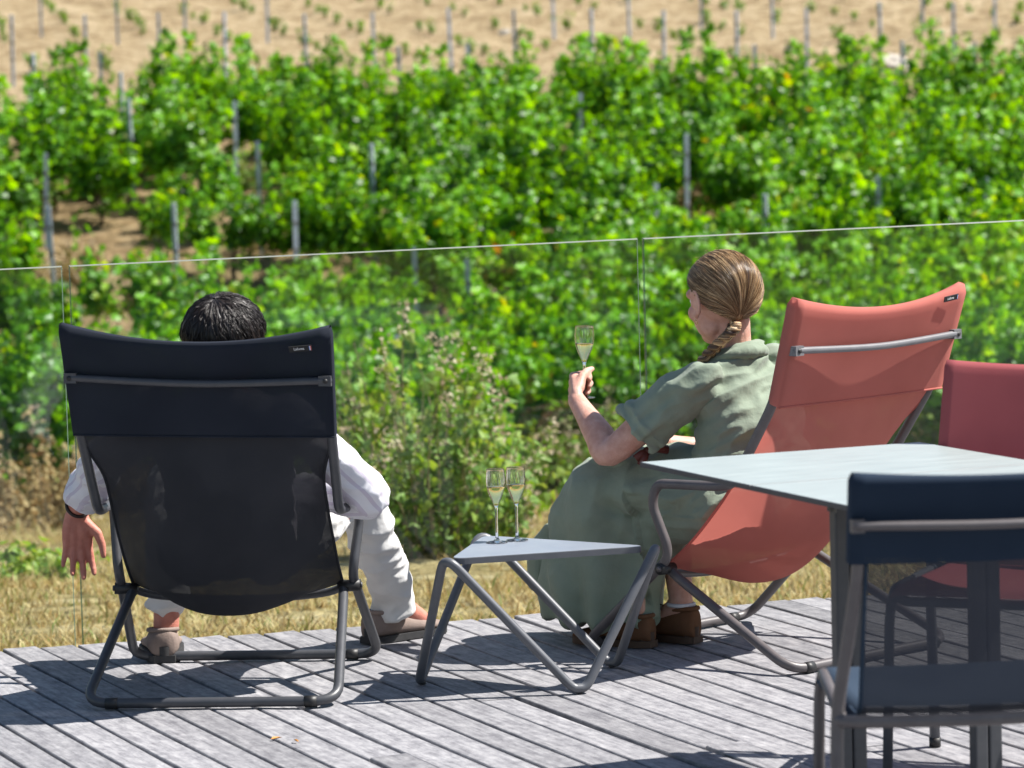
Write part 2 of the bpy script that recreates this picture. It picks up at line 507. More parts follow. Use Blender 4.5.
# ------------------------------------------------------------------ terrain
PROF = [(-20, -.42), (9, -.42), (13, -.45), (16, -.62), (20, -.95), (24, -1.35), (27, -1.60), (30, -1.68), (33, -1.50), (36, -1.12), (40, -.48), (43, .05), (46, .56), (50, 1.05), (55, 1.56), (60, 2.05), (66, 2.62), (72, 3.2), (90, 5.0), (120, 8.0), (160, 11.5), (220, 15), (320, 18)]
PX = [p[0] for p in PROF]; PZ = [p[1] for p in PROF]
def gz0(y):
    return float(np.interp(y, PX, PZ))
def gz(x, y):
    b = gz0(y)
    a = min(1.0, max(0.0, (y - 11) / 6))
    return b + a * (.09 * noise.noise((x * .35, y * .35, 3.1)) + .03 * noise.noise((x * 1.6, y * 1.6, 8.0)))

ys = np.concatenate([np.arange(-20, 10, 3.0), np.arange(10, 30, .4), np.arange(30, 80, .35), np.arange(80, 140, 3), np.arange(140, 321, 12)])
xs = np.concatenate([np.arange(-150, -15, 9), np.arange(-15, 15, .4), np.arange(15, 151, 9)])
V = []
for y in ys:
    for x in xs:
        z = gz(x, y)
        if 50 < y < 80 and abs(x) < 15:
            fur = x * math.cos(R(11)) + y * math.sin(R(11))
            z += .045 * math.sin(fur * 2 * math.pi / 1.22) + .06 * noise.noise((x * 2.3, y * 2.3, 1.0)) + .05 * noise.noise((x * 4.4, y * 4.4, 2.0))
        V.append((x, y, z))
nx = len(xs)
F = [(j * nx + i, j * nx + i + 1, (j + 1) * nx + i + 1, (j + 1) * nx + i) for j in range(len(ys) - 1) for i in range(nx - 1)]
ground = mesh_obj('ground', V, F, M['ground'])
ground['kind'] = 'structure'

# ------------------------------------------------------------------ deck (boards run away from the edge)
EDGE_A = Vector((-1.3006, 10.308)); EDGE_D = Vector((2.2543, .5578)).normalized()
def edge_y(x):
    return EDGE_A.y + (x - EDGE_A.x) * EDGE_D.y / EDGE_D.x
ang = R(-67.0)
bd = Vector((math.cos(ang), math.sin(ang))); bn = Vector((-bd.y, bd.x))   # bn points right/away
deck = MB()
rd = random.Random(3)
pitch, gap, th = .107, .0105, .028
def board(u0, u1, v0, w, lift0, lift1, roll, skew0=0, skew1=0):
    nseg = max(2, int((u1 - u0) / .22))
    prof = [(0, -th), (0, -.0022), (.0024, 0), (w * .5, -.0006), (w - .0024, 0), (w, -.0022), (w, -th)]
    V = []; F = []
    ph = rd.random() * 100
    for i in range(nseg + 1):
        t = i / nseg
        u = u0 + (u1 - u0) * t
        dv = .0022 * noise.noise((u * .9, ph, 0)) * 2
        dz = .0016 * noise.noise((u * 1.3, ph, 5)) * 2 + lift0 * (1 - t) ** 6 + lift1 * t ** 6
        for (a, z) in prof:
            uu = u + (skew0 if i == 0 else 0) * (a / w - .5) + (skew1 if i == nseg else 0) * (a / w - .5)
            V.append((uu, v0 + a + dv, z + dz + roll * (a / w - .5)))
    n = len(prof)
    for i in range(nseg):
        for k in range(n):
            l = (k + 1) % n
            F.append((i * n + k, (i + 1) * n + k, (i + 1) * n + l, i * n + l))
    F.append(tuple(range(n))); F.append(tuple(nseg * n + k for k in range(n))[::-1])
    deck.add(V, F)
# local frame origin at (0,0): u along bd, v along bn
kmin, kmax = -14, 130
for k in range(kmin, kmax):
    v = k * pitch - 1.0
    # far end: where board meets the edge line (u most negative)
    # point = bd*u + bn*v ; solve (p - EDGE_A) x EDGE_D = 0
    p0 = bn * (v + .06) - EDGE_A
    cr = lambda a, b: a.x * b.y - a.y * b.x
    u_edge = -cr(p0, EDGE_D) / cr(bd, EDGE_D)
    u_edge += rd.uniform(-.006, .008) + (.035 if rd.random() < .07 else 0)
    u_end = u_edge + 13.0
    cuts = [u_edge]
    u = u_edge + rd.uniform(.6, 5.0)
    while u < u_end - .6:
        cuts.append(u); u += rd.uniform(3.4, 5.0)
    cuts.append(u_end)
    for i in range(len(cuts) - 1):
        board(cuts[i] + (.003 if i else 0), cuts[i + 1] - .003, v, pitch - gap + rd.uniform(-.0025, .0015),
              rd.choice([0, 0, 0, 0, .006]), rd.choice([0, 0, 0, 0, .006]), rd.uniform(-.0025, .0025), rd.uniform(-.004, .004), rd.uniform(-.004, .004))
dk = deck.build('deck', M['deck'], smooth=False)
dk.rotation_euler = (0, 0, ang)
dk['kind'] = 'structure'
# joists and fascia under the boards
jo = MB()
ea = math.atan2(EDGE_D.y, EDGE_D.x)
for k in range(20):
    y1 = -.035 - k * .5
    jo.add(*box_geo(-6, 8, y1 - .06, y1, -.20, -.034))
jb = jo.build('deck_substructure', M['joist'], smooth=False)
jb.location = (EDGE_A.x, EDGE_A.y - .02, 0); jb.rotation_euler = (0, 0, ea)
jb['kind'] = 'structure'
# dry leaf bits on the deck
for (x, y, a, s, lab) in ((-.60, 8.70, .5, .016, 'small curled dry orange leaf on the grey deck boards, the left one of two'), (-.55, 8.66, 2.1, .013, 'small dry orange leaf on the grey deck boards, the right one of two')):
    V = [(-s, 0, .003), (-s * .4, s * .35, .008), (s * .5, s * .3, .006), (s, 0, .004), (s * .5, -s * .3, .007), (-s * .4, -s * .35, .005), (0, 0, .002)]
    F = [(i, (i + 1) % 6, 6) for i in range(6)]
    lf = mesh_obj('fallen_leaf', V, F, M['leaf_orange'] if 'leaf_orange' in M else M.setdefault('leaf_orange', noisy('dry_orange_leaf', (.45, .2, .05), (.55, .28, .08), 30, .7)))
    lf.location = (x, y, .002); lf.rotation_euler = (0, 0, a)
    tag(lf, lab, 'leaf')

# ------------------------------------------------------------------ glass balustrade
def glass_panel(x0, x1, label):
    L = (x1 - x0) / EDGE_D.x
    t = .0155
    root = thing('glass_panel', label, 'glass panel', (x0, edge_y(x0) + .045, 0), ea, 'glass balustrade panels along the deck edge')
    ch = .0032
    mb = MB()
    z0 = -.32
    # the top rail line climbs a little to the right
    za, zb = 1.097 + (x0 + 1.28) * .0103, 1.097 + (x1 + 1.28) * .0103
    A = [(ch, 0, z0), (L - ch, 0, z0), (L - ch, 0, zb - ch), (ch, 0, za - ch)]
    B2 = [(0, ch, z0), (L, ch, z0), (L, ch, zb), (0, ch, za)]
    C2 = [(0, t, z0), (L, t, z0), (L, t, zb), (0, t, za)]
    mb.add(A, [(0, 1, 2, 3)], 0); mb.add(C2, [(3, 2, 1, 0)], 0)
    for k, (mi, mj) in enumerate(((1, 1), (1, 1), (2, 2), (1, 1))):
        l = (k + 1) % 4
        mb.add([A[k], A[l], B2[l], B2[k]], [(3, 2, 1, 0)], mi)
        mb.add([B2[k], B2[l], C2[l], C2[k]], [(3, 2, 1, 0)], mj)
    mb.build('pane', [M['pane'], M['pane_edge'], M['pane_top']], root, smooth=False)
    for fx in (.18, .82):
        c = MB()
        V2, F2 = lathe_geo([(0, -.012), (.026, -.012), (.026, .0), (.022, .003), (0, .003)], 20)
        V2 = [(p[0] + fx * L, -p[2] - .003, p[1] - .14) for p in V2]
        c.add(V2, F2)
        c.build('fixing_disc', M['brace_grey'], root)
    return root
glass_panel(-2.95, -1.289, 'clear glass balustrade panel at far left, mostly cut off by the frame edge')
glass_panel(-1.270, .389, 'clear frameless glass balustrade panel behind the man in the dark lounge chair')
glass_panel(.405, 2.05, 'clear frameless glass balustrade panel behind the woman and coral lounge chair')

# ------------------------------------------------------------------ lounge chairs
def tubes(name, lst, m, parent, r=.0125, n=12):
    mb = MB()
    for pts in lst:
        mb.add(*tube_geo(pts, r, n))
    return mb.build(name, m, parent)

def surf(fn, nu, nv):
    V = [fn(i / nu, j / nv) for j in range(nv + 1) for i in range(nu + 1)]
    F = [(j * (nu + 1) + i, j * (nu + 1) + i + 1, (j + 1) * (nu + 1) + i + 1, (j + 1) * (nu + 1) + i) for j in range(nv) for i in range(nu)]
    return V, F

def text_mesh(name, body, size, m, parent, mw):
    cu = bpy.data.curves.new(name, 'FONT')
    cu.body = body; cu.size = size; cu.align_x = 'CENTER'; cu.align_y = 'CENTER'; cu.extrude = .0003
    tmp = link(bpy.data.objects.new('tmp', cu))
    dg = bpy.context.evaluated_depsgraph_get()
    me = bpy.data.meshes.new_from_object(tmp.evaluated_get(dg))
    bpy.data.objects.remove(tmp)
    me.materials.clear(); me.materials.append(m)
    o = link(bpy.data.objects.new(name, me))
    o.parent = parent
    o.matrix_local = mw
    return o

def sleeve_geo(top, bot, hw_t, hw_b, depth, dip, bow, nv=14, nu=26):
    """closed fabric sleeve pulled over two posts: top/bot = (y, z)"""
    V = []; F = []
    ring = []
    for i in range(nu + 1): ring.append((-1 + 2 * i / nu, -1))
    for k in range(1, 5): ring.append((1, -1 + 2 * k / 5.0))
    for i in range(nu + 1): ring.append((1 - 2 * i / nu, 1))
    for k in range(1, 5): ring.append((-1, 1 - 2 * k / 5.0))
    n = len(ring)
    ax = Vector((0, bot[0] - top[0], bot[1] - top[1])).normalized()
    nrm = Vector((0, ax.z, -ax.y)); nrm = nrm if nrm.y > 0 else -nrm
    for j in range(nv + 1):
        t = j / nv
        y = top[0] + (bot[0] - top[0]) * t; z = top[1] + (bot[1] - top[1]) * t
        hw = hw_t + (hw_b - hw_t) * t
        for (u, s) in ring:
            q = 1 - u * u
            # thickness: full at the posts, pinched in the middle near the top
            d = depth * (.5 + .5 * u * u if abs(u) < 1 else 1.0)
            dd = s * d * .5
            if j == 0: dd *= .55
            zz = -dip * q * (1 - t) ** 1.3 - (.004 * q * t)
            bo = bow * q * (1.0 - .55 * t)
            rnd = .006 * (1 - abs(s)) if abs(u) == 1 else 0
            p = Vector((u * (hw + rnd - (.004 if j == 0 else 0)), y, z)) + nrm * (dd + bo) + Vector((0, 0, zz))
            V.append(p)
    for j in range(nv):
        for i in range(n):
            l = (i + 1) % n
            F.append((j * n + i, j * n + l, (j + 1) * n + l, (j + 1) * n + i))
    # close the top
    for i in range(nu):
        a = i; b_ = i + 1
        c = (nu + 1) + 4 + (nu - (i + 1)); d_ = (nu + 1) + 4 + (nu - i)
        F.append((a, d_, c, b_))
    return V, F

def brand_tag(parent, p, xdir, ydir, w, h):
    """small black woven tag with white lettering; xdir right, ydir up as seen from behind"""
    xd = Vector(xdir).normalized(); yd = (Vector(ydir) - xd * Vector(ydir).dot(xd)).normalized(); zd = xd.cross(yd)
    mw = Matrix.Translation(Vector(p)) @ Matrix((xd, yd, zd)).transposed().to_4x4()
    V, F = box_geo(-w / 2, w / 2, -h / 2, h / 2, -.001, .0012)
    t = mesh_obj('fabric_tag', [mw @ Vector(q) for q in V], F, M['tag_black'], parent, False)
    text_mesh('tag_lettering', 'Lafuma', h * .62, M['tag_white'], t, mw @ Matrix.Translation((-w * .06, 0, .0016)))
    mb = MB()
    for k, mi in ((0, 0), (1, 1), (2, 2)):
        x0 = w * .40 + k * w * .028
        mb.add(*box_geo(x0, x0 + w * .026, -h * .36, h * .36, .0012, .0022), mi)
    st = mb.build('tag_stripe', [M['tag_blue'], M['tag_white'], M['tag_red']], t, False)
    st.matrix_local = mw
    return t

def lounge_chair(loc, rz, label, metal, brace_m, sling_m, sleeve_m, rack=0.0, sag=0.0):
    root = thing('lounge_chair', label, 'lounge chair', loc, rz, 'low sling lounge chairs on the deck')
    r = .0135
    # one bent tube each side: back post, arm, front leg, joined by the front floor bar
    side = lambda s: [(s * .338, -.052, .992), (s * .328, .035, .735), (s * .320, .20, .497), (s * .322, .262, .490), (s * .333, .470, .486), (s * .335, .490, .43), (s * .322, .446, .315), (s * .318, .452, .275), (s * .322, .505, .23), (s * .345, .752, .0155)]
    rad = [0, .06, .07, .07, .045, .045, .05, .05, .05, .06]
    L = side(-1); Rr = side(1)[::-1]
    pts = fillet(L + Rr, rad + rad[::-1], 6)
    tubes('side_frame', [pts], metal, root, r, 14)
    # rear leg loop with floor bar
    rp = [(-.285, .485, .252), (-.292, .44, .225), (-.33, -.004, .0155), (.33, -.004, .0155), (.292, .44, .225), (.285, .485, .252)]
    tubes('rear_leg_frame', [fillet(rp, [0, .03, .07, .07, .03, 0], 7)], metal, root, r, 14)
    # seat cross bar carrying the front of the sling (bowed down and forward)
    cb = [(-.30, .478, .250), (-.22, .505, .222), (0, .53, .205), (.22, .505, .222), (.30, .478, .250)]
    tubes('seat_bar', [[tuple(p) for p in crom(cb, 6)]], metal, root, .011, 10)
    # pivots, bolts, feet
    for s in (-1, 1):
        V, F = tube_geo([(s * .276, .472, .246), (s * .336, .464, .250)], .0165, 14)
        mesh_obj('pivot', V, F, M['plastic'], root)
        V, F = tube_geo([(s * .335, .464, .250), (s * .341, .464, .250)], .008, 8)
        mesh_obj('bolt', V, F, metal, root)
    for (x, y) in ((-.26, -.004), (.26, -.004), (-.27, .752), (.27, .752)):
        V, F = tube_geo([(x - .016, y, .0145), (x + .016, y, .0145)], .0158, 12)
        V = [(p[0], p[1], max(p[2], .0005)) for p in V]
        mesh_obj('rubber_foot', V, F, M['plastic'], root)
    # sling
    E = crom([(.030, .735, .328), (.075, .67, .315), (.150, .592, .290), (.228, .497, .287), (.29, .425, .287), (.385, .328, .287), (.475, .256, .287)], 8)
    C = crom([(.036, .735), (.062, .62), (.108, .49), (.165, .375), (.245, .262), (.36, .186), (.50, .205)], 8)
    def fn(u, v):
        k = v * (len(E) - 1); i = min(int(k), len(E) - 2); f = k - i
        e = E[i] * (1 - f) + E[i + 1] * f; c = C[i] * (1 - f) + C[i + 1] * f
        uu = u * 2 - 1; q = abs(uu) ** 2.2
        w = .0035 * noise.noise((uu * 2.5, v * 3, 2)) + .0022 * noise.noise((uu * 14, v * 2.2, 6)) * abs(uu)
        return (uu * e[2], c[0] + (e[0] - c[0]) * q + w, c[1] + (e[1] - c[1]) * q + w)
    V, F = surf(fn, 36, 48)
    mesh_obj('sling', V, F, sling_m, root)
    # hem rope along each sling edge
    for s in (0.0, 1.0):
        V, F = tube_geo([fn(s, k / 40) for k in range(41)], .0042, 6)
        mesh_obj('sling_hem', V, F, sling_m, root)
    # head sleeve
    V, F = sleeve_geo((-.058, 1.008), (.032, .722), .349, .339, .040, .040, -.012)
    sl = mesh_obj('head_sleeve', V, F, sleeve_m, root)
    # bottom seam roll of the sleeve, at the back
    hemp = [Vector(p) for p in V[14 * 62:14 * 62 + 27]]
    Vh, Fh = tube_geo(hemp, .0032, 6)
    mesh_obj('sleeve_hem', Vh, Fh, sleeve_m, root)
    # curved brace behind the sleeve, with end brackets
    by, bz = -.046, .868
    bp = [(-.326, by, bz), (-.31, by - .003, bz), (0, by - .010, bz - .010), (.31, by - .003, bz), (.326, by, bz)]
    tubes('back_brace', [[tuple(p) for p in crom(bp, 8)]], brace_m, root, .0095, 12)
    for s in (-1, 1):
        V, F = box_geo(s * .328 - .016, s * .328 + .016, by - .010, by + .02, bz - .013, bz + .013)
        br = mesh_obj('brace_bracket', V, F, brace_m, root, False)
        V, F = tube_geo([(s * .330, by - .0125, bz), (s * .330, by - .009, bz)], .0065, 10)
        mesh_obj('screw', V, F, M['plastic'], br)
    brand_tag(root, (.272, -.0795, .9715 - sag * 1.6), (1, -.03, .10), (0, -.3, .95), .058, .0155)
    # an old frame stands a little racked: its back leans to one side
    if rack or sag:
        for ch in root.children_recursive:
            mw = ch.matrix_basis.copy()
            mi = mw.inverted()
            for v in ch.data.vertices:
                p = mw @ v.co
                t = min(1.0, max(0.0, (p.z - .25) / .55))
                p.z -= (rack * p.x + sag) * t
                v.co = mi @ p
    return root

CH_M = ((-.798, 9.175, .002), R(-5))
CH_W = ((.955, 9.66, .002), R(44))
lounge_chair(CH_M[0], CH_M[1], 'dark graphite sling lounge chair seen from behind, with the man sitting in it', M['metal'], M['metal'], M['sling_dark'], M['sleeve_dark'], .030, .012)
lounge_chair(CH_W[0], CH_W[1], 'coral red sling lounge chair turned left, with the woman in the green dress in it', M['metal_brown'], M['brace_grey'], M['sling_coral'], M['sleeve_coral'])

# ------------------------------------------------------------------ triangular side table
def side_table():
    T = [Vector((-.172, 9.235)), Vector((-.087, 9.70)), Vector((.351, 9.39))]
    c = (T[0] + T[1] + T[2]) / 3
    root = thing('side_table', 'low triangular blue grey side table with bent tube legs, holding two flutes', 'side table', (c.x, c.y, .002))
    # plate with rounded corners, slightly inside the tube bends
    tri = [(t - c) for t in T]
    out = fillet([(p.x, p.y, 0) for p in tri], .05, 8, True)
    n = len(out); zt, zb = .364, .347
    V = [(p[0], p[1], zb) for p in out] + [(p[0], p[1], zt - .002) for p in out] + [(p[0] * .994, p[1] * .994, zt) for p in out]
    F = []
    for a in (0, 1):
        for i in range(n):
            j = (i + 1) % n
            F.append((a * n + i, a * n + j, (a + 1) * n + j, (a + 1) * n + i))
    F.append(tuple(range(n))[::-1]); F.append(tuple(2 * n + i for i in range(n)))
    mb = MB(); mb.v = V; mb.f = F; mb.mi = [1] * (2 * n) + [1, 0]
    mb.build('table_top', [M['side_top'], M['metal_blue']], root, False)
    cen = Vector((0, 0))
    Tt = [(p.x * 1.075, p.y * 1.075, .377) for p in tri]
    feet = [Vector((-.263, 9.461)) - c, Vector((.254, 9.657)) - c, Vector((.156, 9.255)) - c]   # between 0-1, 1-2, 2-0
    loop = []
    for i in range(3):
        loop.append(Tt[i]); loop.append((feet[i].x * 1.03, feet[i].y * 1.03, -.010))
    P = fillet(loop, .052, 8, True)
    P = [Vector((p.x, p.y, max(p.z, .0135))) for p in P]
    V, F = tube_geo(P, .0125, 14, True)
    mesh_obj('tube_leg_frame', V, F, M['metal_blue'], root)
    for f in feet:
        V, F = tube_geo([(f.x * .99, f.y * .99, .0), (f.x * .99, f.y * .99, .006)], .010, 12)
        mesh_obj('rubber_foot', V, F, M['plastic'], root)
    return root
side_table()

# ------------------------------------------------------------------ champagne flutes
def flute(loc, label, level=.150, tilt=(0, 0, 0)):
    root = thing('champagne_flute', label, 'champagne flute', loc, 0, 'champagne flutes')
    outer = [(0, 0), (.027, 0), (.0288, .0002), (.0295, .0008), (.029, .002), (.018, .0035), (.008, .006), (.0045, .012), (.0036, .03), (.0034, .06), (.0036, .085), (.0048, .096), (.0085, .106), (.0145, .118), (.0200, .132), (.0240, .147), (.0258, .160), (.0259, .172), (.0250, .186), (.0241, .1962), (.0240, .1968), (.0238, .1972), (.02355, .1974)]
    inner = [(.0233, .1972), (.0231, .1968), (.0231, .1962), (.0240, .186), (.0249, .172), (.0248, .160), (.0230, .147), (.0190, .132), (.0135, .118), (.0072, .106), (.0025, .100), (0, .099)]
    V, F = lathe_geo(outer + inner, 40)
    mesh_obj('glass', V, F, M['crystal'], root)
    wi = [(0, .0986), (.0028, .0997), (.0075, .1057), (.0138, .1177), (.0193, .1317), (.0233, .1467)]
    wi = [p for p in wi if p[1] < level - .002] + [(.0236 if level > .147 else .0215, level - .0005), (.0228, level), (0, level)]
    V, F = lathe_geo(wi, 40)
    mesh_obj('wine', V, F, M['wine'], root)
    root.rotation_euler = tilt
    return root
flute((-.051, 9.535, .367), 'champagne flute of pale wine on the side table, the left one of the pair', .151)
flute((.003, 9.567, .367), 'champagne flute of pale wine on the side table, the right one of the pair', .152)

# ------------------------------------------------------------------ dining table
TA = Vector((.288, 8.170)); TB = Vector((.961, 8.450)); TS = Vector((.520, 7.658))
ux = (TB - TA); LX = ux.length; ux = ux.normalized()
vy = Vector((ux.y, -ux.x))                                    # towards the camera
half = (TS - TA).length
t_ang = math.atan2(ux.y, ux.x)
table = thing('dining_table', 'pale laminate folding table with dark edge and slim metal legs', 'table', (TA.x, TA.y, 0), t_ang)
for k in (0, 1):
    y1 = -k * (half + .002); y0 = y1 - half
    mb = MB()
    e = .002
    V = [(0, y0, .7085), (LX, y0, .7085), (LX, y1, .7085), (0, y1, .7085), (0, y0, .720 - e), (LX, y0, .720 - e), (LX, y1, .720 - e), (0, y1, .720 - e), (e, y0 + e, .720), (LX - e, y0 + e, .720), (LX - e, y1 - e, .720), (e, y1 - e, .720)]
    F = [(3, 2, 1, 0), (8, 9, 10, 11)]
    mb.add(V, [(3, 2, 1, 0)], 1); mb.add(V, [(8, 9, 10, 11)], 0)
    for a in range(4):
        b_ = (a + 1) % 4
        mb.add(V, [(a, b_, b_ + 4, a + 4)], 1); mb.add(V, [(a + 4, b_ + 4, b_ + 8, a + 8)], 1)
    mb.build('table_leaf', [M['laminate'], M['laminate_edge']], table, False)
def to_table(x, y):
    d = Vector((x, y)) - TA
    return d.dot(ux), d.dot(Vector((-ux.y, ux.x)))
for (x, y) in ((.700, 7.545), (1.005, 7.672)):
    lx, ly = to_table(x, y)
    mb = MB()
    for o in (-.0175, .0175):
        P = fillet([(lx + o - .0165, ly - .014, 0), (lx + o + .0165, ly - .014, 0), (lx + o + .0165, ly + .016, 0), (lx + o - .0165, ly + .016, 0)], .006, 4, True)
        n = len(P)
        V = [(p.x, p.y, .0) for p in P] + [(p.x, p.y, .700) for p in P]
        mb.add(V, [(i, (i + 1) % n, n + (i + 1) % n, n + i) for i in range(n)] + [tuple(range(n))[::-1], tuple(range(n, 2 * n))])
    mb.build('leg', M['metal'], table, False)
    V, F = box_geo(lx - .034, lx + .034, ly - .022, ly + .022, .672, .7075)
    br = mesh_obj('leg_bracket', V, F, M['metal'], table, False)
    V, F = tube_geo([(lx + .012, ly - .026, .69), (lx + .012, ly - .021, .69)], .005, 8)
    mesh_obj('screw', V, F, M['plastic'], br)
    V, F = box_geo(lx - .02, lx + .02, ly - .30, ly + .24, .0, .022)
    mesh_obj('foot_bar', V, F, M['metal'], table, False)
l0 = to_table(.698, 7.545); l1 = to_table(1.005, 7.672)
V, F = tube_geo([(l0[0], l0[1], .66), (l1[0], l1[1], .66)], .014, 10)
mesh_obj('cross_rail', V, F, M['metal'], table)

# ------------------------------------------------------------------ dining chairs
def dining_chair(loc, rz, label, metal, brace_m, sling_m, seat_m, sleeve_m, sleeve_low=.722, kick=0.0):
    root = thing('dining_chair', label, 'chair', loc, rz, 'upright mesh dining chairs at the table')
    w = .262
    r = .0125
    for s in (-1, 1):
        up = [(s * (w - .010), -.135, .872), (s * (w - .012), -.085, .70), (s * (w + .016), -.012, .45), (s * (w + .020), -.012, .38), (s * (w + .028), -.055, .012)]
        tubes('rear_leg', [fillet(up, [0, .05, .04, .04, 0], 5)], metal, root, r)
        fl = [(s * (w + .008), .0, .420), (s * (w - .035), .44, .434), (s * (w - .034), .475, .385), (s * (w - .03), .50, .012)]
        tubes('front_leg', [fillet(fl, [0, .05, .05, 0], 6)], metal, root, .0115)
        for p in ((s * (w + .028), -.055), (s * (w - .03), .50)):
            V, F = tube_geo([(p[0], p[1], 0), (p[0], p[1], .02)], .0145, 10)
            mesh_obj('rubber_foot', V, F, M['plastic'], root)
    rb = [(-w - .014, -.012, .427), (-w + .01, -.022, .418), (0, -.028, .414), (w - .01, -.022, .418), (w + .014, -.012, .427)]
    tubes('rear_rail', [[tuple(p) for p in crom(rb, 5)]], metal, root, .0125)
    tubes('front_rail', [fillet([(-w + .036, .45, .424), (-w + .06, .445, .409), (w - .06, .445, .409), (w - .036, .45, .424)], .03, 5)], metal, root, .011)
    prof = crom([(-.098, .72), (-.075, .64), (-.048, .555), (-.030, .490), (-.012, .440), (.02, .424), (.09, .425)], 6)
    def fn(u, v):
        k = v * (len(prof) - 1); i = min(int(k), len(prof) - 2); f = k - i
        p = prof[i] * (1 - f) + prof[i + 1] * f
        uu = u * 2 - 1
        return (uu * .238, p[0] - .006 * (1 - uu * uu), p[1] - .006 * (1 - uu * uu) * v)
    V, F = surf(fn, 18, 36)
    mesh_obj('back_sling', V, F, sling_m, root)
    for s in (0.0, 1.0):
        V, F = tube_geo([fn(s, k / 30) for k in range(31)], .0040, 6)
        mesh_obj('sling_hem', V, F, seat_m, root)
    def fs(u, v):
        uu = u * 2 - 1
        y = .012 + v * .463
        z = .440 + .006 * v - .020 * (1 - uu * uu) * math.sin(math.pi * min(1, v * .9 + .1)) - (.02 * max(0, v - .92) / .08)
        hw = .246 + .006 * min(1, v * 3) - .012 * v
        dz = -.03 * max(0, abs(uu) - .93) / .07
        return (uu * hw, y, z + dz)
    V, F = surf(fs, 40, 30)
    mesh_obj('seat_sling', V, F, seat_m, root)
    V, F = sleeve_geo((-.1375, .884), (-.091 + kick, sleeve_low), .270, .268, .034, .008, -.008, 14, 22)
    mesh_obj('back_sleeve', V, F, sleeve_m, root)
    by, bz = -.142, .791
    bp = [(-.258, by, bz), (-.24, by - .004, bz), (0, by - .014, bz - .004), (.24, by - .004, bz), (.258, by, bz)]
    tubes('back_brace', [[tuple(p) for p in crom(bp, 8)]], brace_m, root, .0085)
    for s in (-1, 1):
        V, F = box_geo(s * .258 - .013, s * .258 + .010, by - .007, by + .018, bz - .012, bz + .012)
        br = mesh_obj('brace_bracket', V, F, brace_m, root, False)
        V, F = tube_geo([(s * .258, by - .0095, bz), (s * .258, by - .006, bz)], .006, 10)
        mesh_obj('screw', V, F, M['plastic'], br)
    return root
yaw = R(5)
exx = Vector((math.cos(yaw), math.sin(yaw))); eyy = Vector((-math.sin(yaw), math.cos(yaw)))
tl = Vector((.597, 6.335))                                     # measured top left corner of the back
o_ = tl + exx * .270 + eyy * .1375
dining_chair((o_.x, o_.y, .002), yaw, 'navy mesh dining chair in the right foreground, its back to the viewer', M['metal_brown'], M['metal_brown'], M['sling_navy'], M['seat_navy'], M['sleeve_navy'])
yaw2 = math.atan2(-.915, -.40) - math.pi / 2          # faces the camera and slightly left
exx = Vector((math.cos(yaw2), math.sin(yaw2))); eyy = Vector((-math.sin(yaw2), math.cos(yaw2)))
tl = Vector((1.030, 8.46))
o_ = tl - exx * .270 + eyy * .1375
rc_ = dining_chair((o_.x, o_.y, .002), yaw2, 'dark red dining chair on the far side of the table, facing the viewer', M['metal_blue'], M['metal_blue'], M['sleeve_red'], M['sleeve_red'], M['sleeve_red'], .665, .035)
rc_.scale = (1, 1, 1.028)
# ------------------------------------------------------------------ people
def basis(u, v, w):
    return Matrix((Vector(u), Vector(v), Vector(w))).transposed()
def ball(mb, c, rad, B=None, n=18, m=10):
    V = []; F = []
    B = B or Matrix.Identity(3)
    c = Vector(c)
    for j in range(1, m):
        a = math.pi * j / m
        for i in range(n):
            b = 2 * math.pi * i / n
            V.append(c + B @ Vector((rad[0] * math.sin(a) * math.cos(b), rad[1] * math.sin(a) * math.sin(b), rad[2] * math.cos(a))))
    V.append(c + B @ Vector((0, 0, rad[2]))); V.append(c + B @ Vector((0, 0, -rad[2])))
    t, bt = len(V) - 2, len(V) - 1
    for j in range(m - 2):
        for i in range(n):
            l = (i + 1) % n
            F.append((j * n + i, (j + 1) * n + i, (j + 1) * n + l, j * n + l))
    for i in range(n):
        l = (i + 1) % n
        F.append((t, i, l)); F.append((bt, (m - 2) * n + l, (m - 2) * n + i))
    mb.add(V, F)
def limb(mb, pts, rad, n=16, sub=4, flat_end=False):
    """tapered limb through joints; radii may be (across, depth, across_vector)"""
    q = crom([tuple(p) + (r,) for p, r in zip(pts, rad)], sub)
    P = [Vector(a[:3]) for a in q]; rr = [max(.002, float(a[3])) for a in q]
    mb.add(*tube_geo(P, rr, n))
    ball(mb, P[0], (rr[0],) * 3, n=n)
    if not flat_end:
        ball(mb, P[-1], (rr[-1],) * 3, n=n)
def loft(mb, rings, n=28, sub=3):
    """rings: (centre, u vector, v vector); interpolated smoothly, closed by caps"""
    q = crom([tuple(c) + tuple(u) + tuple(v) for c, u, v in rings], sub)
    V = []; F = []
    for a in q:
        c, u, v = Vector(a[:3]), Vector(a[3:6]), Vector(a[6:9])
        for k in range(n):
            t = 2 * math.pi * k / n
            V.append(c + u * math.cos(t) + v * math.sin(t))
    for j in range(len(q) - 1):
        for k in range(n):
            l = (k + 1) % n
            F.append((j * n + k, j * n + l, (j + 1) * n + l, (j + 1) * n + k))
    F.append(tuple(range(n))[::-1]); F.append(tuple((len(q) - 1) * n + k for k in range(n)))
    mb.add(V, F)

